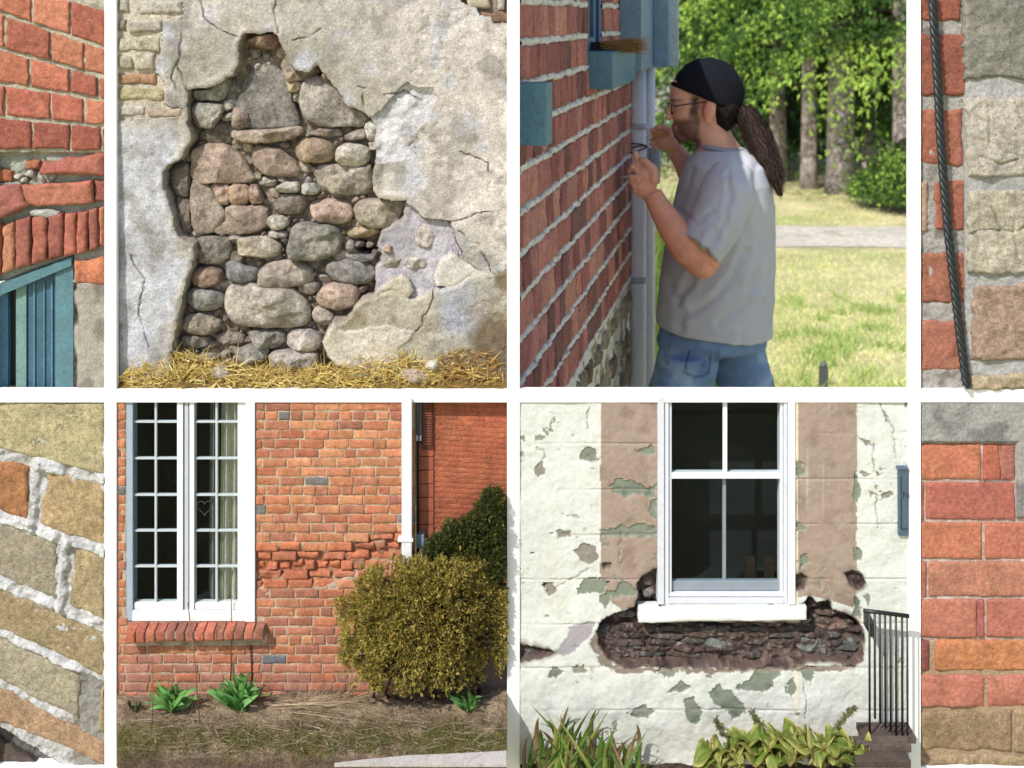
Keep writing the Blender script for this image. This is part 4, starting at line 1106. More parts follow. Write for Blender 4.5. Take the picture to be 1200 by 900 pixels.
    # flower bed
    bed = Bed(816, 899.5, 137, 594)
    nx, ny = 230, 60
    u = np.linspace(0, 1, nx); vv = np.linspace(0, 1, ny); U, Vv = np.meshgrid(u, vv)
    p = Vv * bed.P
    px = bed.px0 + 0.4 + (bed.px1 - bed.px0 - 0.6) * U
    xx = (px - 600) / F * (D - p)
    zz = bed.z0 + (bed.z1 - bed.z0) * Vv
    sy = Vv * 85
    bump_ = fbm(px, sy * 2.2, 26, 4, 9) * 0.006 + fbm(px, sy * 2, 6, 3, 19) * 0.0025
    hump = 0.010 * np.exp(-((Vv - 0.18) / 0.2) ** 2)
    zz = zz + (bump_ + hump) * np.clip((1 - Vv) * 6, 0, 1)
    col = np.zeros(px.shape + (3,)); col[:] = C(172, 150, 124, 0.7)
    gmask = sstep(-0.1, 0.3, fbm(px, sy, 40, 3, 29) + 0.6 * np.exp(-((Vv - 0.62) / 0.25) ** 2) - 0.2)
    col = mixc(col, C(112, 110, 56, 0.7), gmask * 0.8)
    col = mixc(col, C(118, 96, 80, 0.7), sstep(0.8, 0.95, Vv) * 0.9)
    col = mixc(col, C(104, 80, 66, 0.7), sstep(0.2, 0.5, fbm(px, sy, 22, 3, 39)) * 0.5)
    v = np.stack([xx, -p, zz], -1)
    front = v[-1:].copy(); front[..., 2] -= 0.05
    back = v[:1].copy(); back[..., 1] += 0.02
    v = np.concatenate([back, v, front], 0); col = np.concatenate([col[:1], col, col[-1:]], 0)
    o = mesh_np('garden_bed', v.reshape(-1, 3), grid_faces(nx, ny + 2), M_soil, None, col.reshape(-1, 3)); structure(o)
    # concrete kerb strip along the lip on the right
    pts = [bed.at(392, 898.6), bed.at(430, 894), bed.at(480, 889.5), bed.at(540, 887), bed.at(593.5, 884), bed.at(593.8, 898.8)]
    vb = [tuple(q + Vector((0, 0, 0.006))) for q in pts] + [tuple(q + Vector((0, 0, -0.02))) for q in pts]; m = len(pts)
    kerb = mesh_np('pavement', np.array(vb), [tuple(reversed(range(m)))] + [tuple(range(m))][:0] + [(i, (i + 1) % m, (i + 1) % m + m, i + m) for i in range(m)], mineral('pale_concrete', 'const', base=C(206, 200, 196, 0.7), var=((40, 0.1), (300, 0.15)), bump=((400, 0.4),)), None, None, False)
    bm = bmesh.new(); bm.from_mesh(kerb.data); bmesh.ops.recalc_face_normals(bm, faces=bm.faces); bm.to_mesh(kerb.data); bm.free()
    structure(kerb)
    rng = np.random.default_rng(21)
    def scatter(n, x0, x1, y0, y1):
        px = rng.uniform(x0, x1, n); py = rng.uniform(y0, y1, n)
        return px, py, np.array([tuple(bed.at(a, b, 0.004)) for a, b in zip(px, py)])
    # dead straw lying about
    px, py, b = scatter(7500, 140, 590, 818, 886)
    keep = rng.random(len(px)) < np.clip(0.22 + 0.95 * np.exp(-((py - 836) / 13) ** 2), 0, 1); b = b[keep]
    N = len(b); dr = rng.normal(size=(N, 3)) * np.array([1, 0.5, 0.12]); dr[:, 2] = np.abs(dr[:, 2]) + 0.02; dr /= np.linalg.norm(dr, axis=1)[:, None]
    ln = rng.uniform(0.008, 0.045, N); ok = (b[:, 0] + dr[:, 0] * ln > -0.61) & (b[:, 0] + dr[:, 0] * ln < -0.012); 
    b, dr, ln = b[ok], dr[ok], ln[ok]; N = len(b)
    cs = np.array([C(198, 176, 144), C(168, 144, 114), C(132, 108, 84), C(214, 198, 168)])
    tag(stuff(strands('straw', b, dr, ln, rng.uniform(0.0006, 0.0013, N), (cs * 0.85)[rng.integers(0, 4, N)], M_straw, None, 0.15, 3, rng)), 'bleached straw and dead stalks lying on the flower bed', 'straw')
    # the long sheaf leading to the bush
    N = 140; t = rng.random(N)
    b = np.array([tuple(bed.at(x, y, 0.008)) for x, y in zip(330 + rng.uniform(-30, 40, N), 832 + rng.normal(0, 4, N))])
    dr = np.stack([np.ones(N), -0.12 + rng.normal(0, 0.08, N), rng.normal(0.02, 0.04, N)], -1); dr /= np.linalg.norm(dr, axis=1)[:, None]
    tag(stuff(strands('dry_stalks', b, dr, rng.uniform(0.05, 0.13, N), rng.uniform(0.001, 0.0022, N), cs[rng.integers(0, 4, N)] * 1.05, M_straw, None, 0.05, 3, rng)), 'sheaf of long pale stalks lying towards the round bush', 'straw')
    # dry brush leaning by the left of the bush
    N = 90
    b = np.array([tuple(bed.at(x, y, 0.0)) for x, y in zip(370 + rng.uniform(-12, 30, N), 822 + rng.normal(0, 4, N))])
    dr = np.stack([0.7 + rng.normal(0, 0.3, N), 0.1 + rng.normal(0, 0.15, N), 0.55 + rng.normal(0, 0.2, N)], -1); dr /= np.linalg.norm(dr, axis=1)[:, None]
    tag(stuff(strands('dry_brush', b, dr, rng.uniform(0.03, 0.085, N), rng.uniform(0.0007, 0.0014, N), cs[rng.integers(0, 4, N)] * 0.85, M_straw, None, 0.25, 3, rng)), 'tangle of thin dry twigs against the brick left of the bush', 'twigs')
    # short turf
    px, py, b = scatter(13000, 140, 591, 822, 897)
    g = fbm(px, py, 40, 3, 29); prob = np.clip(0.15 + 0.9 * np.exp(-((py - 868) / 16) ** 2) + g * 0.5 - 0.5 * ((px > 385) & (py > 886)), 0, 1)
    kp = rng.random(len(px)) < prob; b = b[kp]; N = len(b)
    b[:, 2] -= 0.004
    dr = rng.normal(size=(N, 3)) * 0.55; dr[:, 2] = 1; dr /= np.linalg.norm(dr, axis=1)[:, None]
    gs = np.array([C(120, 136, 60), C(142, 142, 74), C(158, 140, 90), C(104, 118, 54)])
    tag(stuff(strands('turf', b, dr, rng.uniform(0.004, 0.013, N), rng.uniform(0.0009, 0.0017, N), gs[rng.integers(0, 4, N)], M_leaf, None, 0.3, 2, rng)), 'thin short grass along the front of the flower bed', 'grass')
    # leaf clumps
    def clump(px, py, n, hgt, spread, lab, cg):
        b0 = bed.at(px, py, 0.010)
        P_ = thing('tulip_clump', lab, 'plant', b0, 'young tulip clumps in the bed')
        rr = random.Random(int(px))
        for i in range(n):
            a = rr.uniform(0, 2 * math.pi); ln = hgt * rr.uniform(0.65, 1.1); out = spread * rr.uniform(0.2, 1)
            tip = b0 + Vector((math.cos(a) * out * 1.1 + rr.gauss(0, 0.006), math.sin(a) * out * 0.6 - 0.006, ln * (1 - rr.uniform(0.2, 0.75) * out / spread)))
            blade('leaf', b0 + Vector((math.cos(a) * 0.006, math.sin(a) * 0.005, -0.002)), tip, 0.24 * hgt * rr.uniform(0.5, 1.4), M_leafobj, P_, jitc(cg, 0.3), rr.uniform(0.02, 0.3), 0.5, 8, 5, ripple=0.12, seed=i, side=(rr.gauss(0, 1), rr.gauss(0, 1), rr.gauss(0, 0.4)))
    clump(202, 838, 46, 0.050, 0.044, 'broad tulip clump on the left below the casement window', C(112, 160, 88, 0.9))
    clump(279, 836, 48, 0.060, 0.048, 'taller tulip clump standing right of the other by bare stalks', C(116, 166, 90, 0.9))
    clump(548, 838, 18, 0.034, 0.036, 'low leafy sprout in front of the bush near the right edge', C(116, 170, 92, 0.9))
    clump(158, 838, 9, 0.022, 0.02, 'small dark sprout at the far left of the bed', C(72, 96, 52, 0.7))
    clump(393, 884, 7, 0.014, 0.012, 'tiny sprout near the pale kerb strip', C(84, 110, 60, 0.7))
    # bare stalks
    for k, (x0, y0, x1, y1, rr, c, lab) in enumerate(((234, 848, 220, 706, 0.0009, C(150, 112, 84), 'tall thin bare stalk leaning left in front of the sill'), (269, 800, 271, 700, 0.0008, C(150, 120, 92), 'thin bare stalk rising behind the taller tulip clump'),
                                                 (294, 815, 294, 757, 0.0016, C(84, 52, 44), 'short dark rod against the brick below the sill end'), (178, 856, 178, 770, 0.0007, C(140, 100, 78), 'faint bare stalk left of the broad tulip clump'))):
        b0 = bed.at(x0, y0); top = W(x1, y1, b0.y); 
        s_ = (D + b0.y) / D; top = Vector((top.x * s_, b0.y, HC + (top.z - HC) * s_))
        tag(tube('stalk', [b0, b0 * 0.5 + top * 0.5 + Vector((0.002, 0, 0)), top], rr, M_wood, None, c, 6), lab, 'stalk')
    # round clipped conifer
    Bq = thing('round_bush', 'large round golden green conifer bush against the brick corner', 'bush', bed.at(500, 826))
    cy = -0.056
    sc = (D + cy) / F
    bc = np.array([(506 - 600) * sc, cy, HC - (737 - HZ) * sc])
    def bushpts(n, r0, r1, rx, ry, rz, seed):
        rg = np.random.default_rng(seed)
        d = rg.normal(size=(n, 3)); d /= np.linalg.norm(d, axis=1)[:, None]
        lump = 1 + 0.08 * np.sin(d[:, 0] * 9 + 1) * np.cos(d[:, 2] * 8 + d[:, 1] * 5) + 0.06 * np.sin(d[:, 0] * 17 + d[:, 2] * 13 + d[:, 1] * 11) + rg.exponential(0.02, n)
        rad = rg.uniform(r0, r1, n) * lump
        sq = (np.abs(d) ** 2.15).sum(1) ** (-1 / 2.15)
        return d, d * (sq * rad)[:, None] * np.array([rx, ry, rz]), rg
    d, off, rg = bushpts(40000, 0.66, 1.0, 106 * sc, 0.046, 80 * sc, 3)
    pos = bc + off
    tp = 600 + pos[:, 0] * F / (D + pos[:, 1]); pos[:, 1] *= 1 - 0.78 * sstep(520, 592, tp)
    ppx = 600 + pos[:, 0] * F / (D + pos[:, 1]); ppy = HZ + (HC - pos[:, 2]) * F / (D + pos[:, 1])
    low = (ppy > 770 + 12 * np.sin(ppx / 13)) & (ppx > 455) & (rg.random(len(pos)) < 0.8 * np.clip((ppy - 770) / 25, 0, 1)); ok = (ppx < 592) & (ppy < 816) & (pos[:, 1] < -0.006) & ~low
    dd = d + rg.normal(size=d.shape) * 0.3 + np.array([0, -0.2, 0.25])
    cc = np.array([C(172, 154, 74, 0.9), C(154, 142, 68, 0.9), C(134, 128, 62, 0.9), C(196, 174, 96, 0.9), C(136, 108, 64, 0.9)])[rg.choice(5, len(d), p=[0.3, 0.25, 0.2, 0.15, 0.1])]
    hol = fbm(ppx, ppy + pos[:, 1] * 300, 13, 3, 77); ok &= ~((hol < -0.16) & (np.linalg.norm(off / np.array([106 * sc, 0.046, 80 * sc]), axis=1) > 0.84))
    sprays('foliage', pos[ok], (dd / np.linalg.norm(dd, axis=1)[:, None])[ok], rg.uniform(0.0045, 0.0095, len(d))[ok], cc[ok], M_needle, Bq, 4, 0.55, 0.3, rg)
    d, off, rg = bushpts(2500, 0.2, 0.75, 96 * sc, 0.04, 76 * sc, 5)
    pos = bc + off; tp = 600 + pos[:, 0] * F / (D + pos[:, 1]); pos[:, 1] *= 1 - 0.78 * sstep(520, 592, tp); ppx = 600 + pos[:, 0] * F / (D + pos[:, 1]); ok = (ppx < 588) & (pos[:, 1] < -0.01)
    sprays('dark_filler', pos[ok], d[ok], rg.uniform(0.012, 0.022, len(d))[ok], np.tile(C(84, 66, 44, 0.5), (ok.sum(), 1)), M_needle, Bq, 3, 0.8, 0.35, rg)  # dark filler: the shade inside the bush put into its colour
    rr = random.Random(3)
    for i in range(9):
        x = 440 + i * 15 + rr.uniform(-5, 5); b0 = bed.at(x, 818 + rr.uniform(-4, 4))
        tube('stem', [b0, Vector((b0.x * 0.9 + bc[0] * 0.1 + rr.uniform(-0.01, 0.01), cy, b0.z + 0.035)), Vector((b0.x * 0.75 + bc[0] * 0.25, cy, b0.z + 0.09))], [0.0022, 0.0018, 0.001], M_bark, Bq, C(92, 72, 58), 6)
    # dark evergreen behind it
    E = thing('dark_evergreen', 'dark green evergreen shrub behind the round bush by the neighbour', 'shrub', W(560, 830, -0.012))
    allp, alld = [], []
    rg = np.random.default_rng(8)
    for (x, y, rx, ry) in ((577, 580, 13, 9), (572, 594, 17, 9), (586, 606, 14, 14), (556, 610, 17, 9), (540, 621, 20, 8), (568, 624, 22, 9), (518, 633, 16, 8), (545, 638, 24, 9), (582, 638, 18, 12), (512, 650, 14, 9), (540, 655, 26, 11), (574, 660, 24, 14), (528, 614, 8, 5), (505, 640, 8, 5)):
        n = int(rx * ry * 5.0); q = rg.normal(size=(n, 3)); q /= np.linalg.norm(q, axis=1)[:, None]; rad = rg.uniform(0.5, 1.05, n)
        c_ = W(x, y, -0.012)
        allp.append(np.array(c_) + q * rad[:, None] * np.array([rx / S, 0.026, ry / S])); alld.append(q + np.array([0.0, -0.3, 0.5]))
    pos = np.vstack(allp); d = np.vstack(alld); d /= np.linalg.norm(d, axis=1)[:, None]
    ok = (pos[:, 0] < X(589.5)) & (pos[:, 1] < 0.014)
    cc = np.array([C(74, 84, 40, 0.85), C(96, 104, 46, 0.85), C(56, 64, 32, 0.85), C(124, 124, 58, 0.85)])[rg.choice(4, len(pos), p=[0.35, 0.25, 0.3, 0.1])]
    sprays('foliage', pos[ok], d[ok], rg.uniform(0.004, 0.010, len(pos))[ok], cc[ok], M_needle, E, 4, 0.6, 0.26, rg)
    tube('trunk', [W(560, 828, -0.008), W(556, 740, -0.006), W(552, 650, -0.008)], [0.007, 0.005, 0.003], M_bark, E, C(84, 66, 52), 8)
bay_house()

# ------------------------------------------------------------------ bay 7: cream painted wall with sash window and fallen plaster
def bay_painted():
    T = thing('painted_house', 'cream painted block wall with fallen plaster under a white sash window', 'house', (X(836), 0.03, Z(898)))
    H = [(698, 740), (703, 731), (712, 723), (728, 716), (745, 711), (749, 700), (747, 686), (752, 676), (766, 668), (772, 668), (772, 730), (940, 730), (938, 712), (946, 703), (950, 700), (957, 706), (970, 704), (975, 715), (990, 720), (1002, 727), (1010, 738), (1013, 752),
         (1011, 772), (1000, 779), (960, 774), (930, 781), (880, 783), (800, 781), (740, 782), (716, 776), (704, 758)]
    H2 = [(600, 752), (625, 757), (645, 761), (650, 764), (634, 770), (612, 774), (600, 776)]
    H3 = [(990, 672), (1000, 668), (1010, 674), (1014, 684), (1006, 690), (996, 684)]
    H4 = [(934, 674), (940, 670), (946, 678), (942, 688), (934, 690)]
    holes = [(H, 0.040), (H2, 0.022), (H3, 0.020), (H4, 0.02)]
    green = [[(681, 530), (690, 524), (700, 526), (701, 538), (692, 542), (680, 538)], [(715, 568), (725, 561), (740, 563), (760, 572), (770, 567), (768, 582), (745, 578), (735, 583), (720, 577)], [(704, 622), (722, 619), (740, 615), (755, 612), (770, 622), (768, 631), (740, 628), (705, 630)],
             [(763, 585), (770, 583), (770, 612), (762, 604)], [(676, 690), (684, 678), (703, 676), (712, 684), (706, 695), (690, 694), (678, 697)], [(703, 696), (722, 692), (728, 680), (748, 690), (744, 698), (716, 700), (712, 716), (704, 706)],
             [(780, 810), (790, 804), (800, 798), (812, 806), (800, 811)], [(831, 812), (842, 803), (860, 814), (872, 826), (874, 835), (858, 845), (850, 832), (838, 826)], [(862, 806), (880, 795), (888, 782), (905, 781), (920, 785), (905, 798), (908, 806), (895, 812), (880, 809)],
             [(738, 836), (748, 829), (758, 827), (766, 834), (760, 842), (744, 841)], [(803, 820), (812, 816), (820, 826), (824, 832), (820, 846), (808, 848), (804, 834)], [(924, 800), (930, 795), (934, 808), (930, 818), (922, 815)], [(938, 785), (950, 781), (956, 786), (950, 802), (942, 795)],
             [(1000, 722), (1002, 700), (1008, 704), (1008, 728)], [(932, 540), (940, 542), (942, 552), (934, 562)], [(933, 612), (942, 616), (946, 622), (934, 624)], [(936, 652), (946, 650), (948, 660), (938, 666)], [(1001, 548), (1006, 560), (1008, 575), (1004, 592), (1000, 580)], [(1003, 640), (1010, 646), (1010, 656), (1002, 658)],
             [(745, 526), (765, 521), (768, 533), (750, 531)], [(640, 792), (648, 780), (660, 786), (652, 794)], [(768, 785), (776, 782), (800, 783), (790, 795), (772, 793)], [(820, 880), (835, 872), (850, 885), (842, 896), (822, 895)]]
    grey = [[(627, 548), (632, 545), (638, 542), (638, 552), (633, 560), (628, 556)], [(672, 645), (684, 638), (698, 640), (702, 655), (692, 664), (680, 656)], [(653, 622), (668, 621), (670, 629), (655, 631)], [(636, 684), (648, 681), (652, 692), (644, 700)],
            [(1006, 510), (1016, 517), (1024, 522), (1016, 523)], [(1010, 551), (1022, 556), (1012, 560)], [(1024, 551), (1036, 556), (1028, 558)], [(1018, 575), (1026, 580), (1020, 584)], [(1032, 580), (1046, 577), (1044, 584), (1034, 585)], [(1033, 478), (1042, 494), (1038, 494)], [(1060, 471), (1064, 472), (1064, 484)]]
    grey = grey + [[(670, 780), (684, 780), (688, 788), (674, 790)]]
    lav = [(652, 766), (662, 750), (670, 735), (690, 728), (700, 730), (694, 742), (682, 752), (672, 764), (660, 768)]
    brownpatch = [(690, 752), (698, 744), (706, 762), (720, 780), (745, 783), (1000, 781), (990, 787), (720, 788), (702, 775)]
    taupeL = [(703.5, 460), (771, 460), (771, 700), (745, 712), (728, 713), (716, 705), (703.5, 690)]
    taupeR = [(931, 460), (1003.5, 460), (1003.5, 706), (1000, 712), (972, 703), (950, 698), (931, 700)]
    def fn(px, py):
        wx = px + fbm(px, py, 8, 4, 13, 0.65) * 4.6; wy = py + fbm(px, py, 8, 4, 14, 0.65) * 4.6
        big = fbm(px, py, 60, 4, 1); med = fbm(px, py, 18, 4, 2); fine = fbm(px, py, 5, 3, 4)
        y = 0.0035 * big + 0.0012 * med + 0.0005 * fine
        y += 0.004 * fbm(px, py, 34, 4, 71) * sstep(770, 830, py)
        col = np.zeros(px.shape + (3,)); col[:] = C(228, 231, 225, 0.74)
        col = mixc(col, C(214, 214, 206, 0.74), sstep(760, 880, py + 30 * med) * 0.7)
        col = mixc(col, C(196, 190, 168, 0.84), sstep(0.25, 0.6, fbm(px, py, 50, 4, 91)) * 0.25)
        for P_ in (taupeL, taupeR):
            d = sdf(px + 0.5 * med, py, P_); i = d < 0
            tc = mixc(np.broadcast_to(C(176, 156, 142), col.shape), C(158, 138, 122), sstep(0, 0.5, med))
            col = np.where(i[..., None], tc, col); y = np.where(i, y - 0.0008, y)
        # pale run-off streaks on the right band
        str_ = sstep(0.15, 0.6, fbm(px * 6, py * 0.25, 22, 3, 44)) * sstep(935, 945, px) * sstep(990, 965, px) * sstep(625, 560, py + 20 * med)
        col = mixc(col, C(206, 196, 192), str_ * 0.7)
        # cream edge by the frame on the right
        col = mixc(col, C(232, 224, 196, 0.84), (np.abs(px - 933.5 - med) < 1.8) * 0.8)
        for P_ in green:
            d = sdf(wx, wy, P_); i = sstep(0.4, -0.4, d)
            y += i * 0.0024; col = mixc(col, C(140, 148, 132), i)
            col = mixc(col, C(114, 124, 112), i * sstep(0.1, 0.5, med))
        for P_ in grey:
            d = sdf(wx, wy, P_); i = sstep(0.4, -0.4, d) * sstep(-0.5, -0.1, fine + 0.3)
            y += i * 0.0024; col = mixc(col, C(154, 148, 138), i)
        chip = sstep(0.50, 0.56, fbm(px, py, 9, 4, 121, 0.6) + 0.35 * fbm(px, py, 70, 2, 122)) * (1 - sstep(-0.2, 0.2, fbm(px, py, 50, 2, 123)))
        y += chip * 0.0012; col = mixc(col, C(150, 150, 136), chip)
        i = sstep(0.4, -0.4, sdf(wx, wy, lav)); y += i * 0.001; col = mixc(col, C(178, 172, 178), i)
        i = sstep(0.4, -0.4, sdf(wx, wy, brownpatch)); y += i * 0.001; col = mixc(col, C(146, 132, 120), i)
        for x0, y0, rr in ((712, 663, 6), (712, 683, 3), (648, 626, 3), (624, 647, 2.5), (638, 686, 3)):
            g = sstep(rr, rr - 2, np.hypot(wx - x0, (wy - y0) * 1.4)); y += 0.006 * g; col = mixc(col, C(92, 74, 68), g * 0.9)
        # block joints and cracks in the paint
        for k, jy in enumerate((520, 574, 627, 679, 731, 782, 832)):
            off = -13 * (px > 850) * (jy < 660)
            d = np.abs(py - (jy + off) - 0.8 * fbm(px, py, 60, 2, 60 + k))
            g = np.exp(-(d / 0.9) ** 2) * sstep(-0.5, 0.1, fbm(px, py, 45, 2, 80 + k))
            y += 0.0018 * g; col = mixc(col, C(160, 150, 134), g * 0.4)
        for ln in ([(1024, 520), (1023, 550)], [(1028, 578), (1028, 618)], [(943, 800), (944, 842)], [(690, 478), (688, 505)], [(724, 640), (728, 625), (726, 660)], [(1030, 472), (1046, 500), (1050, 540)], [(660, 602), (680, 607)], [(700, 540), (690, 536)], [(628, 524), (640, 528), (634, 545)], [(650, 690), (690, 668)]):
            d = pdist(wx, wy, ln); g = np.exp(-(d / 0.9) ** 2); y += 0.002 * g; col = mixc(col, C(140, 130, 116), g * 0.6)
        keep = np.ones(px.shape, bool)
        for P_, dep in holes:
            d = sdf(px + fbm(px, py, 12, 3, 133) * 2.6, py + fbm(px, py, 12, 3, 134) * 2.6, P_)
            rim = sstep(7, 1, d) * sstep(-0.2, 0.3, fbm(px, py, 20, 3, 55) + 0.15)
            col = mixc(col, C(158, 144, 132), rim * 0.9); y += rim * 0.001
            h = sstep(0.0, -1.3 - 5.0 * sstep(760, 775, py), d); hcm = sstep(3.0, 0.0, d + 2.0 * fine)
            rough = dep * 0.5 + dep * 0.35 * (fbm(px, py, 12, 4, 66)) + 0.002 * fbm(px, py, 4, 3, 67) + dep * 0.35 * sstep(748, 730, py) * (py > 700)
            y = y * (1 - h) + h * rough
            hc = mixc(np.broadcast_to(C(100, 82, 76, 0.7), col.shape), C(64, 50, 48, 0.7), sstep(-0.1, 0.4, fbm(px, py, 9, 3, 68)))
            hc = mixc(hc, C(166, 150, 140, 0.8), sstep(0.35, 0.5, fbm(px, py, 5, 2, 69)) * 0.25)
            col = col * (1 - hcm[..., None]) + hc * hcm[..., None]
        op = sdf(px, py, rect(770.5, 460, 932, 708))
        return y, col, op > -1
    hf('wall', 608.8, 471, 1064.2, 897.6, 1.35, fn, M_paint, T)
    sn = [0]
    def st(poly, c, back=0.034, bulge=0.026, e=3.2):
        sn[0] += 1; stone('stone', poly, back, bulge, M_stone, T, jitc(c, 0.06), e, 0.0022, 700 + sn[0] * 3, 30)
    gg, rd, br = C(122, 126, 122), C(122, 88, 80), C(98, 82, 76)
    st([(719, 738), (735, 736), (757, 739), (755, 747), (735, 749), (720, 745)], rd); st([(700, 742), (712, 737), (720, 744), (716, 751), (703, 750)], C(104, 102, 104), 0.036, 0.022)
    st([(818, 752), (832, 752), (850, 758), (868, 759), (870, 767), (848, 769), (826, 764)], gg); st([(935, 754), (958, 752), (979, 754), (979, 768), (955, 771), (935, 766)], C(132, 136, 130), 0.034, 0.028, 5)
    st([(955, 735), (962, 731), (990, 731), (1008, 738), (1002, 744), (970, 744), (957, 741)], C(136, 104, 94), 0.034, 0.03); st([(729, 760), (745, 758), (760, 760), (758, 768), (735, 769)], gg, 0.034, 0.022)
    st([(777, 759), (796, 757), (812, 760), (808, 766), (782, 766)], C(140, 136, 130), 0.034, 0.022); st([(783, 738), (800, 736), (812, 738), (808, 744), (788, 744)], C(108, 102, 98), 0.036, 0.022)
    st([(930, 736), (944, 733), (953, 737), (944, 742), (932, 741)], C(124, 112, 106), 0.034, 0.024); st([(886, 765), (910, 763), (924, 767), (908, 770), (888, 769)], rd, 0.034, 0.02)
    st([(988, 758), (1000, 752), (1011, 756), (1010, 768), (994, 768)], C(104, 108, 108), 0.036, 0.024); st(ell(826, 741, 4, 3, 9, 2.3, 0, .1, 1), C(190, 182, 176), 0.034, 0.02)
    st([(870, 736), (882, 734), (888, 738), (880, 742), (872, 741)], rd, 0.034, 0.022); st([(860, 742), (866, 732), (872, 732), (866, 742)], C(128, 116, 108), 0.034, 0.02)
    st([(722, 726), (740, 722), (750, 726), (740, 731), (724, 731)], C(128, 122, 118), 0.034, 0.02); st([(748, 682), (760, 676), (771, 682), (768, 692), (752, 694)], br, 0.034, 0.022)
    st([(752, 696), (768, 694), (772, 702), (756, 706)], C(140, 132, 126), 0.034, 0.026)
    st([(610, 762), (622, 758), (632, 764), (626, 770), (612, 771)], C(118, 124, 124), 0.02, 0.016); st([(634, 763), (642, 762), (644, 767), (636, 768)], C(104, 106, 106), 0.018, 0.012)
    st([(950, 710), (962, 708), (970, 714), (960, 719), (950, 717)], br, 0.034, 0.02); st([(957, 722), (975, 719), (990, 724), (980, 729), (960, 728)], C(120, 100, 92), 0.034, 0.024)
    st([(994, 676), (1004, 674), (1008, 682), (1000, 686)], rd, 0.02, 0.012); st([(842, 744), (856, 745), (850, 752), (838, 751)], br, 0.034, 0.016); st([(900, 744), (918, 743), (922, 750), (904, 752)], br, 0.034, 0.016)
    rr = random.Random(9)
    for yy in (734, 742, 750, 758, 766, 773):
        x = 708 + rr.uniform(0, 12)
        while x < 1000:
            w_ = rr.uniform(18, 52); h_ = rr.uniform(2.6, 4.4)
            if rr.random() < 0.82:
                cx_ = x + w_ / 2; cy_ = yy + rr.uniform(-1.5, 1.5)
                st(ell(cx_, cy_, w_ / 2 - 0.5, h_, 10, 3.0, rr.uniform(-0.08, 0.08), 0.16, int(x * 7 + yy)), rr.choice([br, C(84, 72, 70), C(100, 92, 88), C(110, 86, 80), C(88, 88, 88), C(72, 60, 58)]), 0.027, rr.uniform(0.014, 0.022), 5.0)
            x += w_
    for i in range(10):
        x, y = rr.uniform(712, 1004), rr.uniform(733, 777)
        s_ = rr.uniform(1.4, 3.4); st(ell(x, y, s_ * 1.4, s_, 8, 2.3, rr.uniform(-.5, .5), 0.15, i), rr.choice([br, C(134, 112, 104), C(92, 80, 76), C(150, 136, 128)]), 0.030, rr.uniform(0.008, 0.016))
    # window
    win = bpy.data.objects.new('window', None); COL.objects.link(win); win.parent = T; WL[win.name] = WL[T.name].copy()
    wt = C(238, 240, 246, 0.82); sh = C(214, 218, 228, 0.82)  # sh is the same white paint with shade put into its colour
    def wb(n, x0, y0, x1, y1, yf, yb, c=wt, m=M_frame): return pbox(n, x0, y0, x1, y1, yf, yb, m, win, c, 0.0007)
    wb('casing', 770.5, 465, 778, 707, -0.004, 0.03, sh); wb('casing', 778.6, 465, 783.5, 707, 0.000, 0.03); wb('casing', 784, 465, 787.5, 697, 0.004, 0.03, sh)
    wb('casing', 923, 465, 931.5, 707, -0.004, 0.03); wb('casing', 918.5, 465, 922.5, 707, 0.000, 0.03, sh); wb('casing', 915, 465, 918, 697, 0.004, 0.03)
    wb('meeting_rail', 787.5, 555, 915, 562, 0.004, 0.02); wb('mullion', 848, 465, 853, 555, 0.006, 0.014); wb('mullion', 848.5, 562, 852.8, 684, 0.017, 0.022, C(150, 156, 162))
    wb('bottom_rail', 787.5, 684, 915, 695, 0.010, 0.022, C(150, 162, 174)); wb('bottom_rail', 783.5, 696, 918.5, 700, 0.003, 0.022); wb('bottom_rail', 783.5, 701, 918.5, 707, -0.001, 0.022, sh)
    for x0, y0, x1, y1, yy in ((787.5, 465, 848, 555, 0.010), (853, 465, 915, 555, 0.010), (787.5, 562, 848.5, 684, 0.016), (852.8, 562, 915, 684, 0.016)):
        pbox('pane', x0, y0, x1, y1, yy, yy + 0.001, M_glass, win, (1, 1, 1), 0)
    q = qbrick('sill', [(748, 711.5), (944, 709), (944, 723.5), (748, 727)], -0.010, 0.033, M_frame, win, C(236, 238, 240, 0.8), 1.6, 0.0008, 3, 3, 0.8)
    q['label'] = 'chipped white painted sill'
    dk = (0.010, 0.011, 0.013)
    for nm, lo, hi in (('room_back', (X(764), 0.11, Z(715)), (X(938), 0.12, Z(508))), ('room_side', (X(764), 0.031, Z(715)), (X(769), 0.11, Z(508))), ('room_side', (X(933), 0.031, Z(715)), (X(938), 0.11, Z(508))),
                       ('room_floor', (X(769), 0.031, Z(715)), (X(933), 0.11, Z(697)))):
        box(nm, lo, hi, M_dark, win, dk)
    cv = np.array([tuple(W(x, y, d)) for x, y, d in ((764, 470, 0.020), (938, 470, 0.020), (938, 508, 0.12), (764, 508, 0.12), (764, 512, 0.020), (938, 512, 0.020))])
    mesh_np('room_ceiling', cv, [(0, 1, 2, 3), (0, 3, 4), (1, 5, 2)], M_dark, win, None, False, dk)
    for x, lab in ((880, 'small brown box standing inside the sash window, left of two'), (903, 'small brown box standing inside the sash window, right of two')):
        a = thing('small_box', lab, 'box', W(x + 5, 696, 0.05), 'boxes on the inner sill')
        pbox('carton', x, 672, x + 11, 696.8, 0.045, 0.06, M_plain, a, C(64, 44, 38, 0.35), 0.0005); pbox('lid', x - 0.6, 669, x + 11.6, 671.8, 0.044, 0.061, M_plain, a, C(72, 50, 44, 0.35), 0.0004)
    # letter box
    mb = thing('letter_box', 'grey blue metal letter box on the cream wall at the right edge', 'mailbox', W(1058, 627, 0))
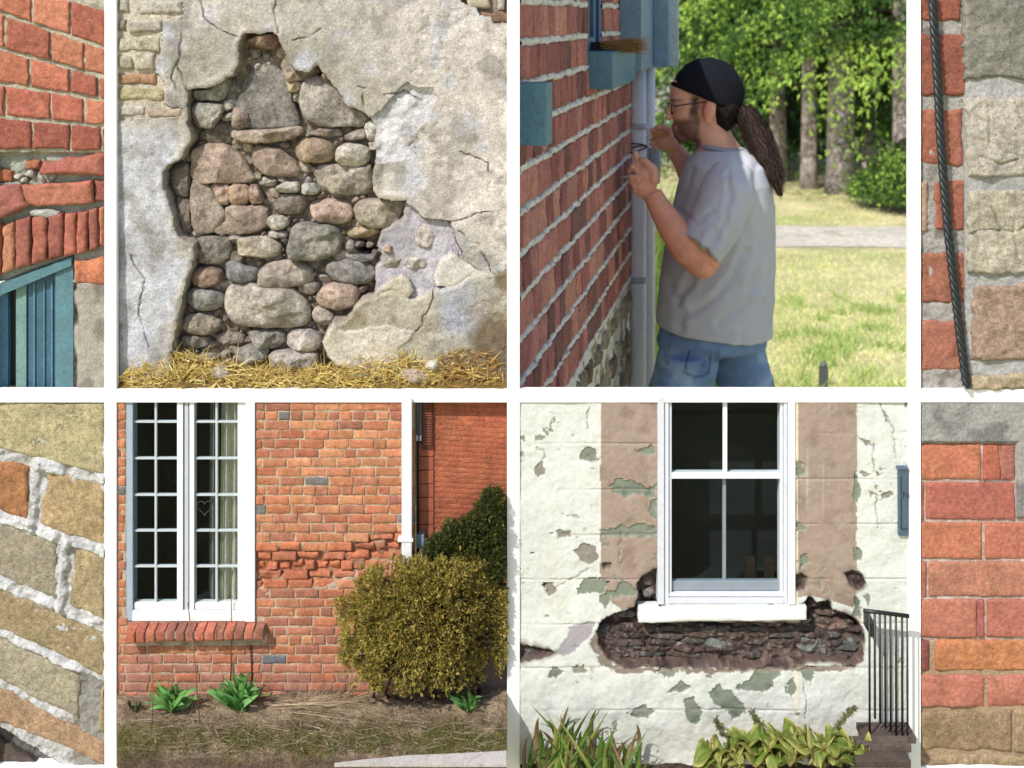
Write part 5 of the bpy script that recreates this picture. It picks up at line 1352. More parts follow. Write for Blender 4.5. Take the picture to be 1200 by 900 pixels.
    pbox('body', 1051.5, 549, 1062.6, 626, -0.008, 0.002, M_bluepaint, mb, C(84, 104, 124), 0.0015)
    pbox('lid', 1049.8, 545.5, 1062.8, 548.8, -0.0095, 0.002, M_bluepaint, mb, C(92, 112, 132), 0.001)
    pbox('trim', 1054.0, 556, 1054.8, 618, -0.0090, -0.0082, M_bluepaint, mb, C(48, 62, 78), 0.0001); pbox('trim', 1055, 617.2, 1062.4, 618, -0.0090, -0.0082, M_bluepaint, mb, C(48, 62, 78), 0.0001)
    cu = bpy.data.curves.new('letter', 'FONT'); cu.body = 'N'; cu.size = 9.5 / S; cu.extrude = 0.0002
    to = bpy.data.objects.new('tmp', cu); COL.objects.link(to)
    me = bpy.data.meshes.new_from_object(to.evaluated_get(bpy.context.evaluated_depsgraph_get())); bpy.data.objects.remove(to)
    for vv in me.vertices: vv.co = Vector((vv.co.x, -vv.co.z, vv.co.y))
    mkobj('lettering', me, M_metal, mb, W(1056.0, 581, -0.0084), (0.01, 0.01, 0.012))
    # iron railing
    rl = thing('iron_railing', 'black iron handrail with thin balusters beside the steps', 'railing', W(1040, 868, -0.05))
    yr = -0.045; k = (D + yr) / D
    def R(px, py, y=yr): s_ = (D + y) / F; return Vector(((px - 600) * s_, y, HC - (py - HZ) * s_))
    tube('handrail', [R(1012, 715.5), R(1030, 717.5), R(1065, 722)], 0.0036, M_metal, rl, (0.012, 0.012, 0.014), 8)
    for x, b in ((1018.8, 858), (1025, 842), (1031, 847), (1037.2, 852), (1043.4, 857), (1049.8, 862), (1057, 869), (1063, 875)):
        tube('baluster', [R(x, 716.5 + (x - 1012) * 0.12), R(x + 0.4, b)], 0.0019 if x < 1060 else 0.0014, M_metal, rl, (0.012, 0.012, 0.014), 8)
    pbox('wall_bracket', 1012, 716, 1017, 732, -0.045, 0.002, M_metal, rl, (0.012, 0.012, 0.014), 0.0006)
    stp = thing('wooden_steps', 'dark weathered wooden steps at the foot of the railing', 'steps', W(1030, 898, -0.05))
    def plank(px0, px1, py, y0, y1, th, c):
        a = R(px0, py, y1); b = R(px1, py, y1)
        return box('board', (a.x, y0, a.z - th), (b.x, y1, a.z), M_wood, stp, c, 0.001)
    plank(1003, 1063.5, 846, -0.052, -0.004, 0.010, C(96, 84, 78)); plank(1000, 1062, 862, -0.082, -0.0535, 0.012, C(104, 92, 84)); plank(998, 1061.5, 880, -0.112, -0.0835, 0.012, C(92, 80, 72))
    plank(996, 1061, 898.5, -0.14, -0.1135, 0.012, C(110, 98, 88))
    a = R(1004, 852, -0.1); b = R(1060, 852, -0.1)
    box('riser', (a.x, -0.05, Z(925)), (b.x, -0.002, Z(862)), M_wood, stp, C(60, 52, 48))
    # planting below the wall
    bed = Bed(893, 935, 609, 1064)
    nx, ny = 120, 20
    U, Vv = np.meshgrid(np.linspace(0, 1, nx), np.linspace(0, 1, ny)); p = Vv * 0.16
    px = 609.5 + 379 * U; xx = (px - 600) / F * (D - p); zz = Z(894) - 0.03 * Vv + 0.004 * fbm(px, Vv * 60, 15, 3, 5)
    col = np.zeros(px.shape + (3,)); col[:] = C(92, 78, 66, 0.7)
    structure(mesh_np('planting_bed', np.stack([xx, -p - 0.003, zz], -1).reshape(-1, 3), grid_faces(nx, ny), M_soil, None, col.reshape(-1, 3)))
    def clump7(cx, n, hmin, hmax, lab, seed, gx=1.0):
        rr = random.Random(seed)
        P_ = thing('daylily', lab, 'plant', (R(cx, 900, -0.05)), 'daylily clumps at the foot of the painted wall')
        for i in range(n):
            x = cx + rr.gauss(0, 16); y = -rr.uniform(0.02, 0.085)
            b0 = R(x, 905, y); b0.z = Z(900) - 0.004
            h = rr.uniform(hmin, hmax) / S; lean = rr.gauss(0, 0.35) * h * gx
            tip = b0 + Vector((lean, -rr.uniform(0, 0.03), h))
            tx = 600 + tip.x * F / (D + tip.y)
            if tx < 613 or tx > 790: continue
            if b0.x * F / (D + b0.y) + 600 < 613: continue
            c = jitc(rr.choice([C(116, 150, 70, 0.85), C(140, 164, 80, 0.85), C(96, 126, 62, 0.85), C(160, 172, 90, 0.85), C(156, 132, 96, 0.85)]), 0.15)
            blade('leaf', b0, tip, rr.uniform(4.0, 8.0) / S, M_leafobj, P_, c, rr.uniform(0.02, 0.30), 0.5, 14, 3, prof=0.6, seed=i, side=(1, rr.uniform(-0.5, 0.5), 0))
    clump7(632, 50, 30, 92, 'daylily clump with arching blades at the far left below the wall', 1)
    clump7(676, 52, 30, 100, 'daylily clump with the tallest blade, second from the left', 2)
    clump7(722, 46, 30, 84, 'daylily clump with a broken dry stem, nearest the hostas', 3)
    def hostacol(u, t, r):
        e = max(abs(t) ** 2.2, max(0, (u - 0.75) * 3)) + r.uniform(-0.15, 0.25)
        g = np.array(C(120, 144, 62, 0.85)) * (0.7 + 0.45 * abs(math.sin(t * 10)))
        b = np.array(C(222, 206, 130, 0.9)) if r.random() < 0.55 else np.array(C(150, 104, 70, 0.8))
        w = min(1, max(0, e - 0.35)); return g * (1 - w) + b * w
    def hosta(cx, base_y, n, rad, hgt, lab, seed):
        rr = random.Random(seed); b0 = R(cx, base_y, -0.07)
        P_ = thing('hosta', lab, 'plant', b0, 'hosta plants at the foot of the painted wall')
        for i in range(n):
            a = rr.uniform(0, 2 * math.pi); k = rr.uniform(0.45, 1.0); lift = hgt * (1.15 - 0.75 * k) * rr.uniform(0.7, 1.15)
            tip = b0 + Vector((math.cos(a) * rad * k, math.sin(a) * rad * 0.55 * k - 0.012, lift * rr.uniform(0.35, 0.95)))
            st_ = b0 + Vector((math.cos(a) * rad * 0.12, math.sin(a) * rad * 0.1, lift * 0.45))
            tx = 600 + tip.x * F / (D + tip.y)
            if tx > 1016: continue
            blade('leaf', st_, tip, rr.uniform(0.036, 0.056), M_leaf, P_, None, rr.uniform(0.2, 0.6), rr.uniform(-0.1, 0.4), 14, 11, hostacol, 0.9, 0.24, seed * 50 + i, None, 0.45)
            tube('stem', [b0, st_ * 0.6 + b0 * 0.4, st_], 0.0014, M_leafobj, P_, C(110, 126, 66, 0.7), 5)
    hosta(856, 906, 26, 0.064, 0.075, 'hosta with browned cup-shaped leaves at the left of the row', 1)
    hosta(912, 902, 32, 0.074, 0.098, 'tallest hosta with yellow green leaves in the middle of the row', 2)
    hosta(964, 904, 26, 0.066, 0.084, 'hosta with drooping spotted leaves, second from the steps', 3)
    hosta(1003, 900, 18, 0.046, 0.074, 'hosta with tan withered leaves nearest the wooden steps', 4)
    for k, (x0, y0, x1, y1, lab) in enumerate(((898, 862, 881, 832, 'thick drooping seed head leaning left above the hostas'), (975, 856, 1002, 826, 'seed head on a stem leaning right towards the railing'), (853, 866, 838, 842, 'small seed head at the left end of the hosta row'))):
        P_ = thing('seed_head', lab, 'seed head', R(x0, y0, -0.06))
        tube('stem', [R(x0, y0 + 20, -0.06), R(x0, y0, -0.06), R(x1, y1, -0.05)], [0.0022, 0.002, 0.0012], M_leafobj, P_, C(124, 130, 84, 0.75), 6)
        N = 90; t = np.random.default_rng(k).random(N)
        a = np.array(R(x0, y0, -0.06)); b = np.array(R(x1, y1, -0.05)); pos = a + (b - a) * (0.25 + 0.75 * t)[:, None]
        dd = np.random.default_rng(k + 9).normal(size=(N, 3)); dd[:, 2] -= 0.9; dd /= np.linalg.norm(dd, axis=1)[:, None]
        sprays('pods', pos, dd, np.full(N, 0.010), np.tile(C(132, 132, 92, 0.75), (N, 1)), M_leaf, P_, 2, 0.4, 0.3, np.random.default_rng(k))
bay_painted()

# ------------------------------------------------------------------ bay 3: the open bay, looking out to a house corner, a man at work, lawn and conifers
WA = Vector(((610 - 600) / F * 2.32, 2.32 - D, 0))
wdir = Vector((0.204, 1, 0)).normalized(); wnor = Vector((wdir.y, -wdir.x, 0))
WTH = math.atan2(wdir.y, wdir.x)
WLEN = 1.885
def towall(o, parent):
    """stand something modelled in the plane x = along the wall, y = into the wall, z = height on the receding house wall"""
    c = WL[o.name].copy()
    p = WA + wdir * c.x - wnor * c.y + Vector((0, 0, c.z))
    o.rotation_euler = (0, 0, WTH); WL[o.name] = p
    o.parent = parent; o.location = p - WL[parent.name]
    return o

def far_house():
    T = thing('corner_house', 'red brick house corner with rubble foundation and blue sills, seen edge on', 'house', (WA.x, WA.y + 1.0, 0))
    P_ = lambda s: 600 + s * S
    Q = lambda z: HZ + (HC - z) * S
    fz = 1.10; ch = 0.0755; nc = 14
    def opening(s, z): return 0.83 < s < 1.10 and z > 1.80
    def fn(px, py):
        s = (px - 600) / S; z = HC - (py - HZ) / S
        med = fbm(px, py, 16, 4, 2); fine = fbm(px, py, 6, 3, 3)
        k = (z - fz) / ch; fr = k - np.round(k)
        wob = fr * ch + 0.006 * fbm(px, py, 40, 3, 7)
        band = sstep(0.0092, 0.0045, np.abs(wob))
        y = 0.007 - 0.0085 * band * (0.8 + 0.7 * med) + 0.0020 * fine
        col = np.zeros(px.shape + (3,)); col[:] = C(246, 242, 234, 0.95); col = mixc(col, C(224, 214, 204, 0.95), sstep(0, 0.5, med)); col = mixc(col, C(150, 120, 108), (1 - band) * 0.7)
        return y, col, ~((s > 0.84) & (s < 1.09) & (z > 1.81))
    towall(hf('mortar', P_(0), Q(fz + nc * ch), P_(WLEN), Q(fz - 0.005), 3.2, fn, M_mortar, T), T)
    protos = []
    for v in range(7):
        o = qbrick('brick', rect(600 - 34, HZ - 20, 600 + 34, HZ + 20), 0.0, 0.011, M_brick, None, (1, 1, 1), 3.5, 0.0022, 7, 5 + v * 6, 2.6)
        off = WL[o.name] - Vector((0, 0, HC))
        for vv in o.data.vertices: vv.co += off
        protos.append(o.data); bpy.data.objects.remove(o)
    r = random.Random(12)
    for k in range(nc):
        z = fz + (k + 0.5) * ch; s = -r.uniform(0, 0.1)
        while s < WLEN:
            w = r.uniform(0.062, 0.085) if r.random() < 0.85 else 0.14
            a, b = max(s, 0.0), min(s + w, WLEN - 0.002); s += w + 0.006
            if b - a < 0.02: continue
            if a < 1.10 and b > 0.83 and z > 1.78:
                if a < 0.83: b = 0.828
                elif b > 1.10: a = 1.102
                else: continue
                if b - a < 0.015: continue
            c = r.choice([C(200, 118, 104, 0.85), C(186, 106, 94, 0.85), C(208, 128, 110, 0.85), C(166, 96, 88, 0.85), C(212, 138, 116, 0.85), C(140, 90, 84, 0.85)])
            o = mkobj('brick', protos[r.randrange(7)], None, T, ((a + b) / 2, r.uniform(-0.002, 0.002), z), jitc(c, 0.14))
            o.scale = ((b - a) / (68 / S), 1, 0.062 / (40 / S)); towall(o, T)
    # rubble foundation
    def fn3(px, py):
        y = 0.012 + 0.012 * fbm(px, py, 40, 4, 5) + 0.003 * fbm(px, py, 8, 3, 6)
        col = np.zeros(px.shape + (3,)); col[:] = C(244, 236, 220, 0.95); col = mixc(col, C(190, 170, 140), sstep(0.0, 0.4, fbm(px, py, 30, 3, 9)))
        return y, col, None
    fo = towall(hf('foundation', P_(0), Q(fz - 0.004), P_(WLEN), Q(-0.02), 7, fn3, M_mortar, T), T)
    rows = [(1.03, 0.06), (0.93, 0.075), (0.82, 0.08), (0.70, 0.085), (0.57, 0.09), (0.43, 0.09)]
    for z, h in rows:
        s = 0.35
        while s < WLEN - 0.05:
            w = r.uniform(0.07, 0.19)
            if s + w > WLEN: break
            cx, cz = s + w / 2, z + r.uniform(-0.012, 0.012)
            o = stone('foundation_stone', ell(P_(cx), Q(cz), (w / 2 - 0.012) * S, h / 2 * S * r.uniform(0.7, 0.95), 8, 3.2, 0, 0.22, r.randrange(999)), 0.014, 0.016, M_stone, T, jitc(r.choice([C(186, 164, 128), C(160, 146, 122), C(196, 174, 140), C(150, 128, 96), C(206, 190, 160)]), 0.1), 3, 0.004, r.randrange(90), 18)
            towall(o, T); s += w
    # unseen body and roof of the house, height set so sun reaches the man
    o = box('house_core', (0.0, 0.028, 0.0), (WLEN - 0.002, 0.034, 2.17), M_plain, T, C(150, 90, 76)); towall(o, T)
    o = box('house_core', (0.40, 0.20, 0.0), (WLEN - 0.004, 2.6, 2.17), M_plain, T, C(150, 90, 76)); towall(o, T)
    o = box('upper_wall', (0.0, 0.0, fz + nc * ch), (WLEN, 0.027, 2.17), M_plain, T, C(150, 88, 76)); towall(o, T)
    o = box('roof', (0.05, -0.03, 2.17), (WLEN + 0.06, 2.8, 2.20), M_plain, T, C(110, 104, 100)); towall(o, T)
    o = box('end_wall', (WLEN - 0.001, 0.0, 0.0), (WLEN + 0.012, 2.6, 2.17), M_plain, T, C(150, 88, 76)); towall(o, T)
    blu, blt, bld = C(96, 140, 164), C(124, 164, 176), C(66, 100, 148)
    def wbx(name, s0, s1, out, inn, z0, z1, c, par=T, mat=M_bluepaint, bev=0.002):
        o = box(name, (s0, -out, z0), (s1, inn, z1), mat, par, c, bev); return towall(o, par)
    wbx('sill', -0.03, 0.03, 0.052, 0.0, 1.676, 1.785, C(104, 150, 170))
    wbx('sill', 0.84, 1.34, 0.058, 0.02, 1.727, 1.817, C(100, 146, 166))
    wd = bpy.data.objects.new('window', None); COL.objects.link(wd); wd.parent = T; WL[wd.name] = WL[T.name].copy()
    wbx('frame', 0.832, 0.86, -0.012, 0.026, 1.818, 2.165, bld, wd); wbx('frame', 1.06, 1.098, -0.004, 0.026, 1.818, 2.165, C(60, 96, 140), wd)
    wbx('frame', 1.02, 1.055, -0.012, 0.026, 1.818, 2.165, C(80, 120, 160), wd); wbx('frame', 0.862, 1.018, -0.012, 0.026, 1.818, 1.85, blu, wd)
    wbx('pane', 0.862, 1.018, -0.020, 0.026, 1.851, 2.165, C(40, 50, 64), wd, M_metal, 0)
    sh = bpy.data.objects.new('shutter', None); COL.objects.link(sh); sh.parent = T; WL[sh.name] = WL[T.name].copy()
    wbx('panel', 1.46, 1.86, 0.062, 0.0, 1.745, 2.165, C(126, 158, 184), sh); wbx('panel', 1.862, 1.888, 0.105, 0.0, 1.742, 2.165, C(140, 172, 192), sh); wbx('panel', 1.889, 1.90, 0.135, -0.0, 1.745, 2.165, C(196, 216, 222), sh)
    wbx('moulding', 1.80, 1.835, 0.068, 0.0, 1.75, 2.165, C(100, 134, 164), sh)
    pc = C(236, 238, 246, 0.9)
    dp = bpy.data.objects.new('downpipe', None); COL.objects.link(dp); dp.parent = T; WL[dp.name] = WL[T.name].copy()
    def pp(px, d): a = V(px, 0, d); return Vector((a.x, a.y, 0))
    a = pp(747.5, 4.06); b = pp(761.5, 4.14)
    up = Vector((0, 0, 1))
    tube('pipe', [a + up * 1.74, a + up * 1.2, a + up * 0.0], 0.0255, M_frame, dp, pc, 18)
    tube('pipe', [b + up * 1.74, b + up * 1.2, b + up * 0.0], 0.0165, M_frame, dp, C(240, 240, 246, 0.9), 14)
    for z in (1.563, 1.09): tube('bracket', [a + up * (z - 0.009), a + up * (z + 0.009)], 0.0285, M_frame, dp, C(206, 208, 220), 18)
    for z, n in ((1.49, 3),):
        for i in range(n): tube('wire_tie', [a + Vector((0.029 * math.cos(t), 0.029 * math.sin(t), z + 0.006 * i + 0.01 * math.cos(t + i))) for t in np.linspace(0, 6.28, 18)], 0.0022, M_metal, dp, (0.02, 0.02, 0.022), 6)
    tube('elbow', [b + up * 1.47 + Vector((0.01, -0.03, 0.02)), b + up * 1.43 + Vector((0.012, -0.03, 0)), b + up * 1.38 + Vector((0.012, -0.03, 0))], [0.018, 0.021, 0.016], M_frame, dp, C(180, 186, 196), 10)
    # brush on the sill
    s0 = WA + wdir * 0.97 + Vector((0, 0, 1.817))
    d3 = 2.32 + 0.97 * wdir.y
    x0 = (690 - 600) / F * d3; x1 = (762 - 600) / F * d3
    Bq = thing('brush', 'old tan bristle brush with dark handle resting on the blue sill', 'brush', (x0 + 0.02, d3 - D, 1.817))
    yb = d3 - D
    box('handle', (x0, yb - 0.012, 1.8172), (x0 + 0.028, yb + 0.012, 1.838), M_wood, Bq, (0.02, 0.018, 0.02), 0.003)
    rg = np.random.default_rng(3); N = 1500
    base = np.stack([np.full(N, x0 + 0.027) + rg.uniform(0, 0.06, N), yb + rg.uniform(-0.013, 0.013, N), 1.818 + rg.uniform(0.001, 0.021, N)], -1)
    dr = np.stack([np.ones(N), rg.normal(0, 0.06, N), rg.normal(-0.02, 0.06, N)], -1); dr /= np.linalg.norm(dr, axis=1)[:, None]
    strands('bristles', base, dr, np.minimum(rg.uniform(0.03, 0.07, N), x1 - base[:, 0]), np.full(N, 0.0018), np.array([C(190, 146, 88), C(170, 126, 74), C(206, 166, 110)])[rg.integers(0, 3, N)], M_straw, Bq, 0.02, 2, rg)
    box('bristle_core', (x0 + 0.026, yb - 0.011, 1.8175), (x1 - 0.03, yb + 0.011, 1.836), M_straw, Bq, C(160, 118, 70), 0.003)
far_house()

# ---- lawn, drive, weeds
def lawn():
    xs = np.linspace(0.2, 14, 120)
    lo = 8.66 + 0.10 * fbm(xs * 30, xs * 0, 20, 3, 3) - 0.012 * xs; hi = 9.72 + 0.12 * fbm(xs * 30, xs * 0 + 50, 20, 3, 5)
    dv = np.concatenate([np.stack([xs, lo, xs * 0 + 0.006], -1), np.stack([xs, hi, xs * 0 + 0.006], -1)]); df = [(i, i + 1, i + 121, i + 120) for i in range(119)]
    gr = mesh_np('driveway', dv, df, mineral('gravel', 'const', base=C(232, 222, 206, 0.8), var=((1.2, 0.12), (14, 0.2), (60, 0.25)), bump=((60, 0.6),), dist=0.02,
                 spots=((2.0, 0.6, 0.7, C(170, 170, 130, 0.5), 0.5),)), None, None, False)
    structure(gr)
    rng = np.random.default_rng(17)
    # y is chosen so that blades thin out with distance
    N = 60000
    d = 6.2 + 8.0 * rng.random(N) ** 1.6
    px = np.where(rng.random(N) < 0.7, rng.uniform(745, 1085, N), rng.uniform(1085, 1750, N)); x = (px - 600) / F * d; y = d - D
    ok = ~((y > 8.45) & (y < 9.8)); x, y, d = x[ok], y[ok], d[ok]
    N = len(x)
    patch = fbm(x * 60, y * 60, 60, 3, 4)
    keep = rng.random(N) < np.clip(0.55 + patch * 1.2, 0.12, 1); x, y, d, patch = x[keep], y[keep], d[keep], patch[keep]; N = len(x)
    base = np.stack([x, y, np.zeros(N)], -1)
    dr = rng.normal(size=(N, 3)) * 0.5; dr[:, 2] = 1; dr /= np.linalg.norm(dr, axis=1)[:, None]
    cs = np.array([C(232, 232, 164, 0.98), C(206, 222, 138, 0.98), C(250, 236, 190, 0.98), C(244, 240, 186, 0.98)])
    ix = np.where(rng.random(N) < 0.5 + patch * 0.8, rng.integers(0, 2, N), rng.integers(2, 4, N))
    near = np.clip((9.0 - d) / 3, 0, 1)
    # taller green tufts
    M_ = 34; td = rng.uniform(6.5, 9.0, M_); tx = (rng.uniform(900, 1080, M_) - 600) / F * td
    tb_ = np.repeat(np.stack([tx, td - D, np.zeros(M_)], -1), 40, axis=0) + rng.normal(size=(M_ * 40, 3)) * np.array([0.05, 0.05, 0])
    tdr = rng.normal(size=(M_ * 40, 3)) * 0.45; tdr[:, 2] = 1; tdr /= np.linalg.norm(tdr, axis=1)[:, None]
    tag(stuff(strands('lawn_tufts', tb_, tdr, rng.uniform(0.05, 0.13, M_ * 40), rng.uniform(0.004, 0.009, M_ * 40), np.array([C(176, 208, 106, 0.85), C(150, 190, 92, 0.85), C(200, 214, 130, 0.85)])[rng.integers(0, 3, M_ * 40)], M_leaf, None, 0.5, 3, rng)), 'scattered taller green tufts in the dry lawn', 'grass')
    tag(stuff(strands('lawn_grass', base, dr, rng.uniform(0.025, 0.06, N) * (0.7 + 0.6 * near * rng.random(N)), rng.uniform(0.004, 0.009, N), cs[ix], M_leaf, None, 0.4, 2, rng)), 'patchy sunlit lawn grass between the house and the gravel drive', 'grass')
    # tall weeds between the pipe and the man
    N = 9000
    d = rng.uniform(5.6, 12.5, N); px = rng.uniform(752, 842, N); x = (px - 600) / F * d; y = d - D
    base = np.stack([x, y, np.zeros(N)], -1); dr = rng.normal(size=(N, 3)) * 0.3; dr[:, 2] = 1; dr /= np.linalg.norm(dr, axis=1)[:, None]
    cs = np.array([C(142, 176, 74, 0.6), C(110, 150, 60, 0.6), C(176, 190, 104, 0.6)])
    tag(stuff(strands('weeds', base, dr, rng.uniform(0.10, 0.42, N), rng.uniform(0.006, 0.016, N), cs[rng.integers(0, 3, N)], M_leaf, None, 0.5, 3, rng)), 'tall bright green weeds beyond the downpipe and the man', 'weeds')
    st = thing('metal_stake', 'short grey metal stake standing in the lawn right of the man', 'stake', tuple(V(965, 0, 6.7).xy) + (0.0,))
    c = V(965, 0, 6.7)
    box('post', (c.x - 0.021, c.y - 0.02, -0.05), (c.x + 0.021, c.y + 0.02, 0.115), M_metal, st, C(92, 94, 96), 0.004)
    tube('cap', [Vector((c.x, c.y, 0.1145)), Vector((c.x, c.y, 0.135)), Vector((c.x, c.y, 0.146))], [0.020, 0.018, 0.008], M_metal, st, C(112, 114, 116), 12)
lawn()

# ---- conifers
def conifer(px, d, tr, h, low, lmax, seed, label, cols, nb=70, ns=46, size=0.15, bright=0.4, stem=True, xlim=None):
    rg = np.random.default_rng(seed); base = V(px, 0, d); base.z = 0
    T = thing('conifer', label, 'tree', base, 'conifers beyond the lawn')
    b = np.array(base)
    if stem:
        pts = [base + Vector((0, 0, -0.1)), base + Vector((0, 0, 0.35)), base + Vector((rg.normal(0, 0.04), 0, h * 0.4)), base + Vector((rg.normal(0, 0.08), 0, h * 0.97))]
        tube('trunk', pts, [tr * 1.25, tr, tr * 0.75, 0.02], M_bark, T, jitc(C(214, 200, 194, 0.9), 0.08), 14)
    P, Dd, Sz, Cc = [], [], [], []
    bag = Bag()
    for i in range(nb):
        hh = low + (h - low) * rg.random() ** 1.25
        L = lmax * (1 - hh / h) ** 0.7 * rg.uniform(0.7, 1.1) + 0.15
        a = rg.uniform(0, 2 * math.pi); out = np.array([math.cos(a), math.sin(a), 0])
        t = rg.uniform(0.15, 1.0, ns) ** 0.8
        p = b + np.array([0, 0, hh]) + out * (L * t)[:, None] + np.array([0, 0, 1]) * (0.18 * L * t - 0.62 * L * t * t)[:, None]
        if i % 2 == 0 and stem:
            q = [Vector(b + np.array([0, 0, hh]) + out * (L * u) + np.array([0, 0, 1]) * (0.18 * L * u - 0.62 * L * u * u)) for u in (0, 0.35, 0.7)]
            if hh < 3.2: tube('limb', q, [0.022, 0.014, 0.006], M_bark, T, C(120, 104, 92, 0.7), 5)
        side = np.cross(out, [0, 0, 1])
        p = p + side * (rg.normal(0, 0.10 + 0.10 * L, ns) * t)[:, None] + np.array([0, 0, -1]) * (rg.random(ns) * 0.28 * t)[:, None]
        dd = out * 0.5 + np.array([0, 0, -1.1]) + rg.normal(size=(ns, 3)) * 0.35
        P.append(p); Dd.append(dd); Sz.append(rg.uniform(0.6, 1.15, ns) * size)
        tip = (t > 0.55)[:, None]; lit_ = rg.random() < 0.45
        Cc.append(np.where(tip & (rg.random((ns, 1)) < (0.85 if lit_ else 0.10)), cols[0], cols[1]) * rg.uniform(0.8, 1.15, (ns, 1)))  # sunlit tips and dark inner boughs put into the leaf colours
    P = np.vstack(P); Dd = np.vstack(Dd); Dd /= np.linalg.norm(Dd, axis=1)[:, None]
    ok = P[:, 2] > 0.12
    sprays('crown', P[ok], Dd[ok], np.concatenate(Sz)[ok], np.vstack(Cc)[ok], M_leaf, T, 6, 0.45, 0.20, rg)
    return T
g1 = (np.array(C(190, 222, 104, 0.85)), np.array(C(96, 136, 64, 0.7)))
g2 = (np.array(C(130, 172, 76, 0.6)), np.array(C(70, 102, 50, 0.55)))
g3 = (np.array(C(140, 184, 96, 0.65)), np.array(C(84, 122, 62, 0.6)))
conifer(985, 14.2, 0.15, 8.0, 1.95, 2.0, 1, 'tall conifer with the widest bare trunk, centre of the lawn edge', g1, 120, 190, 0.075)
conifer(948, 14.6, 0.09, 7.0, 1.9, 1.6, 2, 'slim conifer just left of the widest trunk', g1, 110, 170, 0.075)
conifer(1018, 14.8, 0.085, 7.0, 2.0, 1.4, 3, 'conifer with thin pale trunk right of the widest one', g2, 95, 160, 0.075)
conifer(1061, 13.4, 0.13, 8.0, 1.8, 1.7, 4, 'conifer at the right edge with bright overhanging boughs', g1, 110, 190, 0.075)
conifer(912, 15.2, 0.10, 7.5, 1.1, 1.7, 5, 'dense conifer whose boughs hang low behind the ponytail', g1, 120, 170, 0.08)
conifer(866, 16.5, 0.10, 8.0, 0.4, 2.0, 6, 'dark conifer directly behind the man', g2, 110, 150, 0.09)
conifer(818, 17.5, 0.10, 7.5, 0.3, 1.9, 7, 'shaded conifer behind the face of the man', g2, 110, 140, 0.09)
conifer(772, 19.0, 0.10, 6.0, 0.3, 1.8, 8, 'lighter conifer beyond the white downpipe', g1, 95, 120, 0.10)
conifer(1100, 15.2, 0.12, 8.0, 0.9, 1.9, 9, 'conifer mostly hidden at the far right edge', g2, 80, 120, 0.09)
for i, (px, d) in enumerate(((760, 25), (850, 24), (930, 23), (1010, 24), (1080, 22), (890, 28), (980, 29), (1050, 28), (810, 29))):
    conifer(px, d, 0.14, 10.0, 0.15, 3.2, 20 + i, 'background conifer closing the view, number-less green mass left' if False else ('background conifer behind the trunks, ' + ('far left', 'behind the cap', 'behind the ponytail', 'behind the widest trunk', 'far right', 'rear row left', 'rear row centre', 'rear row right', 'rear row far left')[i]), g3, 75, 46, 0.32, 0.2, False)
# low saplings at the foot of the trunks
for i, (px, d, h) in enumerate(((1046, 12.9, 0.65), (1066, 12.7, 0.8), (1026, 13.2, 0.45))):
    conifer(px, d, 0.012, h, 0.10, 0.42, 60 + i, ('green sapling at the foot of the trunks, middle of three', 'tallest green sapling at the right edge under the boughs', 'smallest green sapling beside the pale trunk')[i], g1, 70, 60, 0.05, 0.4)
# white house far off
wh = thing('white_house', 'small white house glimpsed between the shutter and the trees', 'house', tuple(V(770, 0, 17.0).xy) + (0,))
c = V(781, 0, 17.0)
box('wall', (c.x - 0.5, c.y, 0), (c.x + 0.17, c.y + 2, 2.6), M_plain, wh, C(236, 236, 240, 0.75))
for i in range(3): box('window', (c.x - 0.06, c.y - 0.02, 1.62 + i * 0.28), (c.x + 0.10, c.y + 0.01, 1.78 + i * 0.28), M_plain, wh, C(170, 178, 190, 0.7))

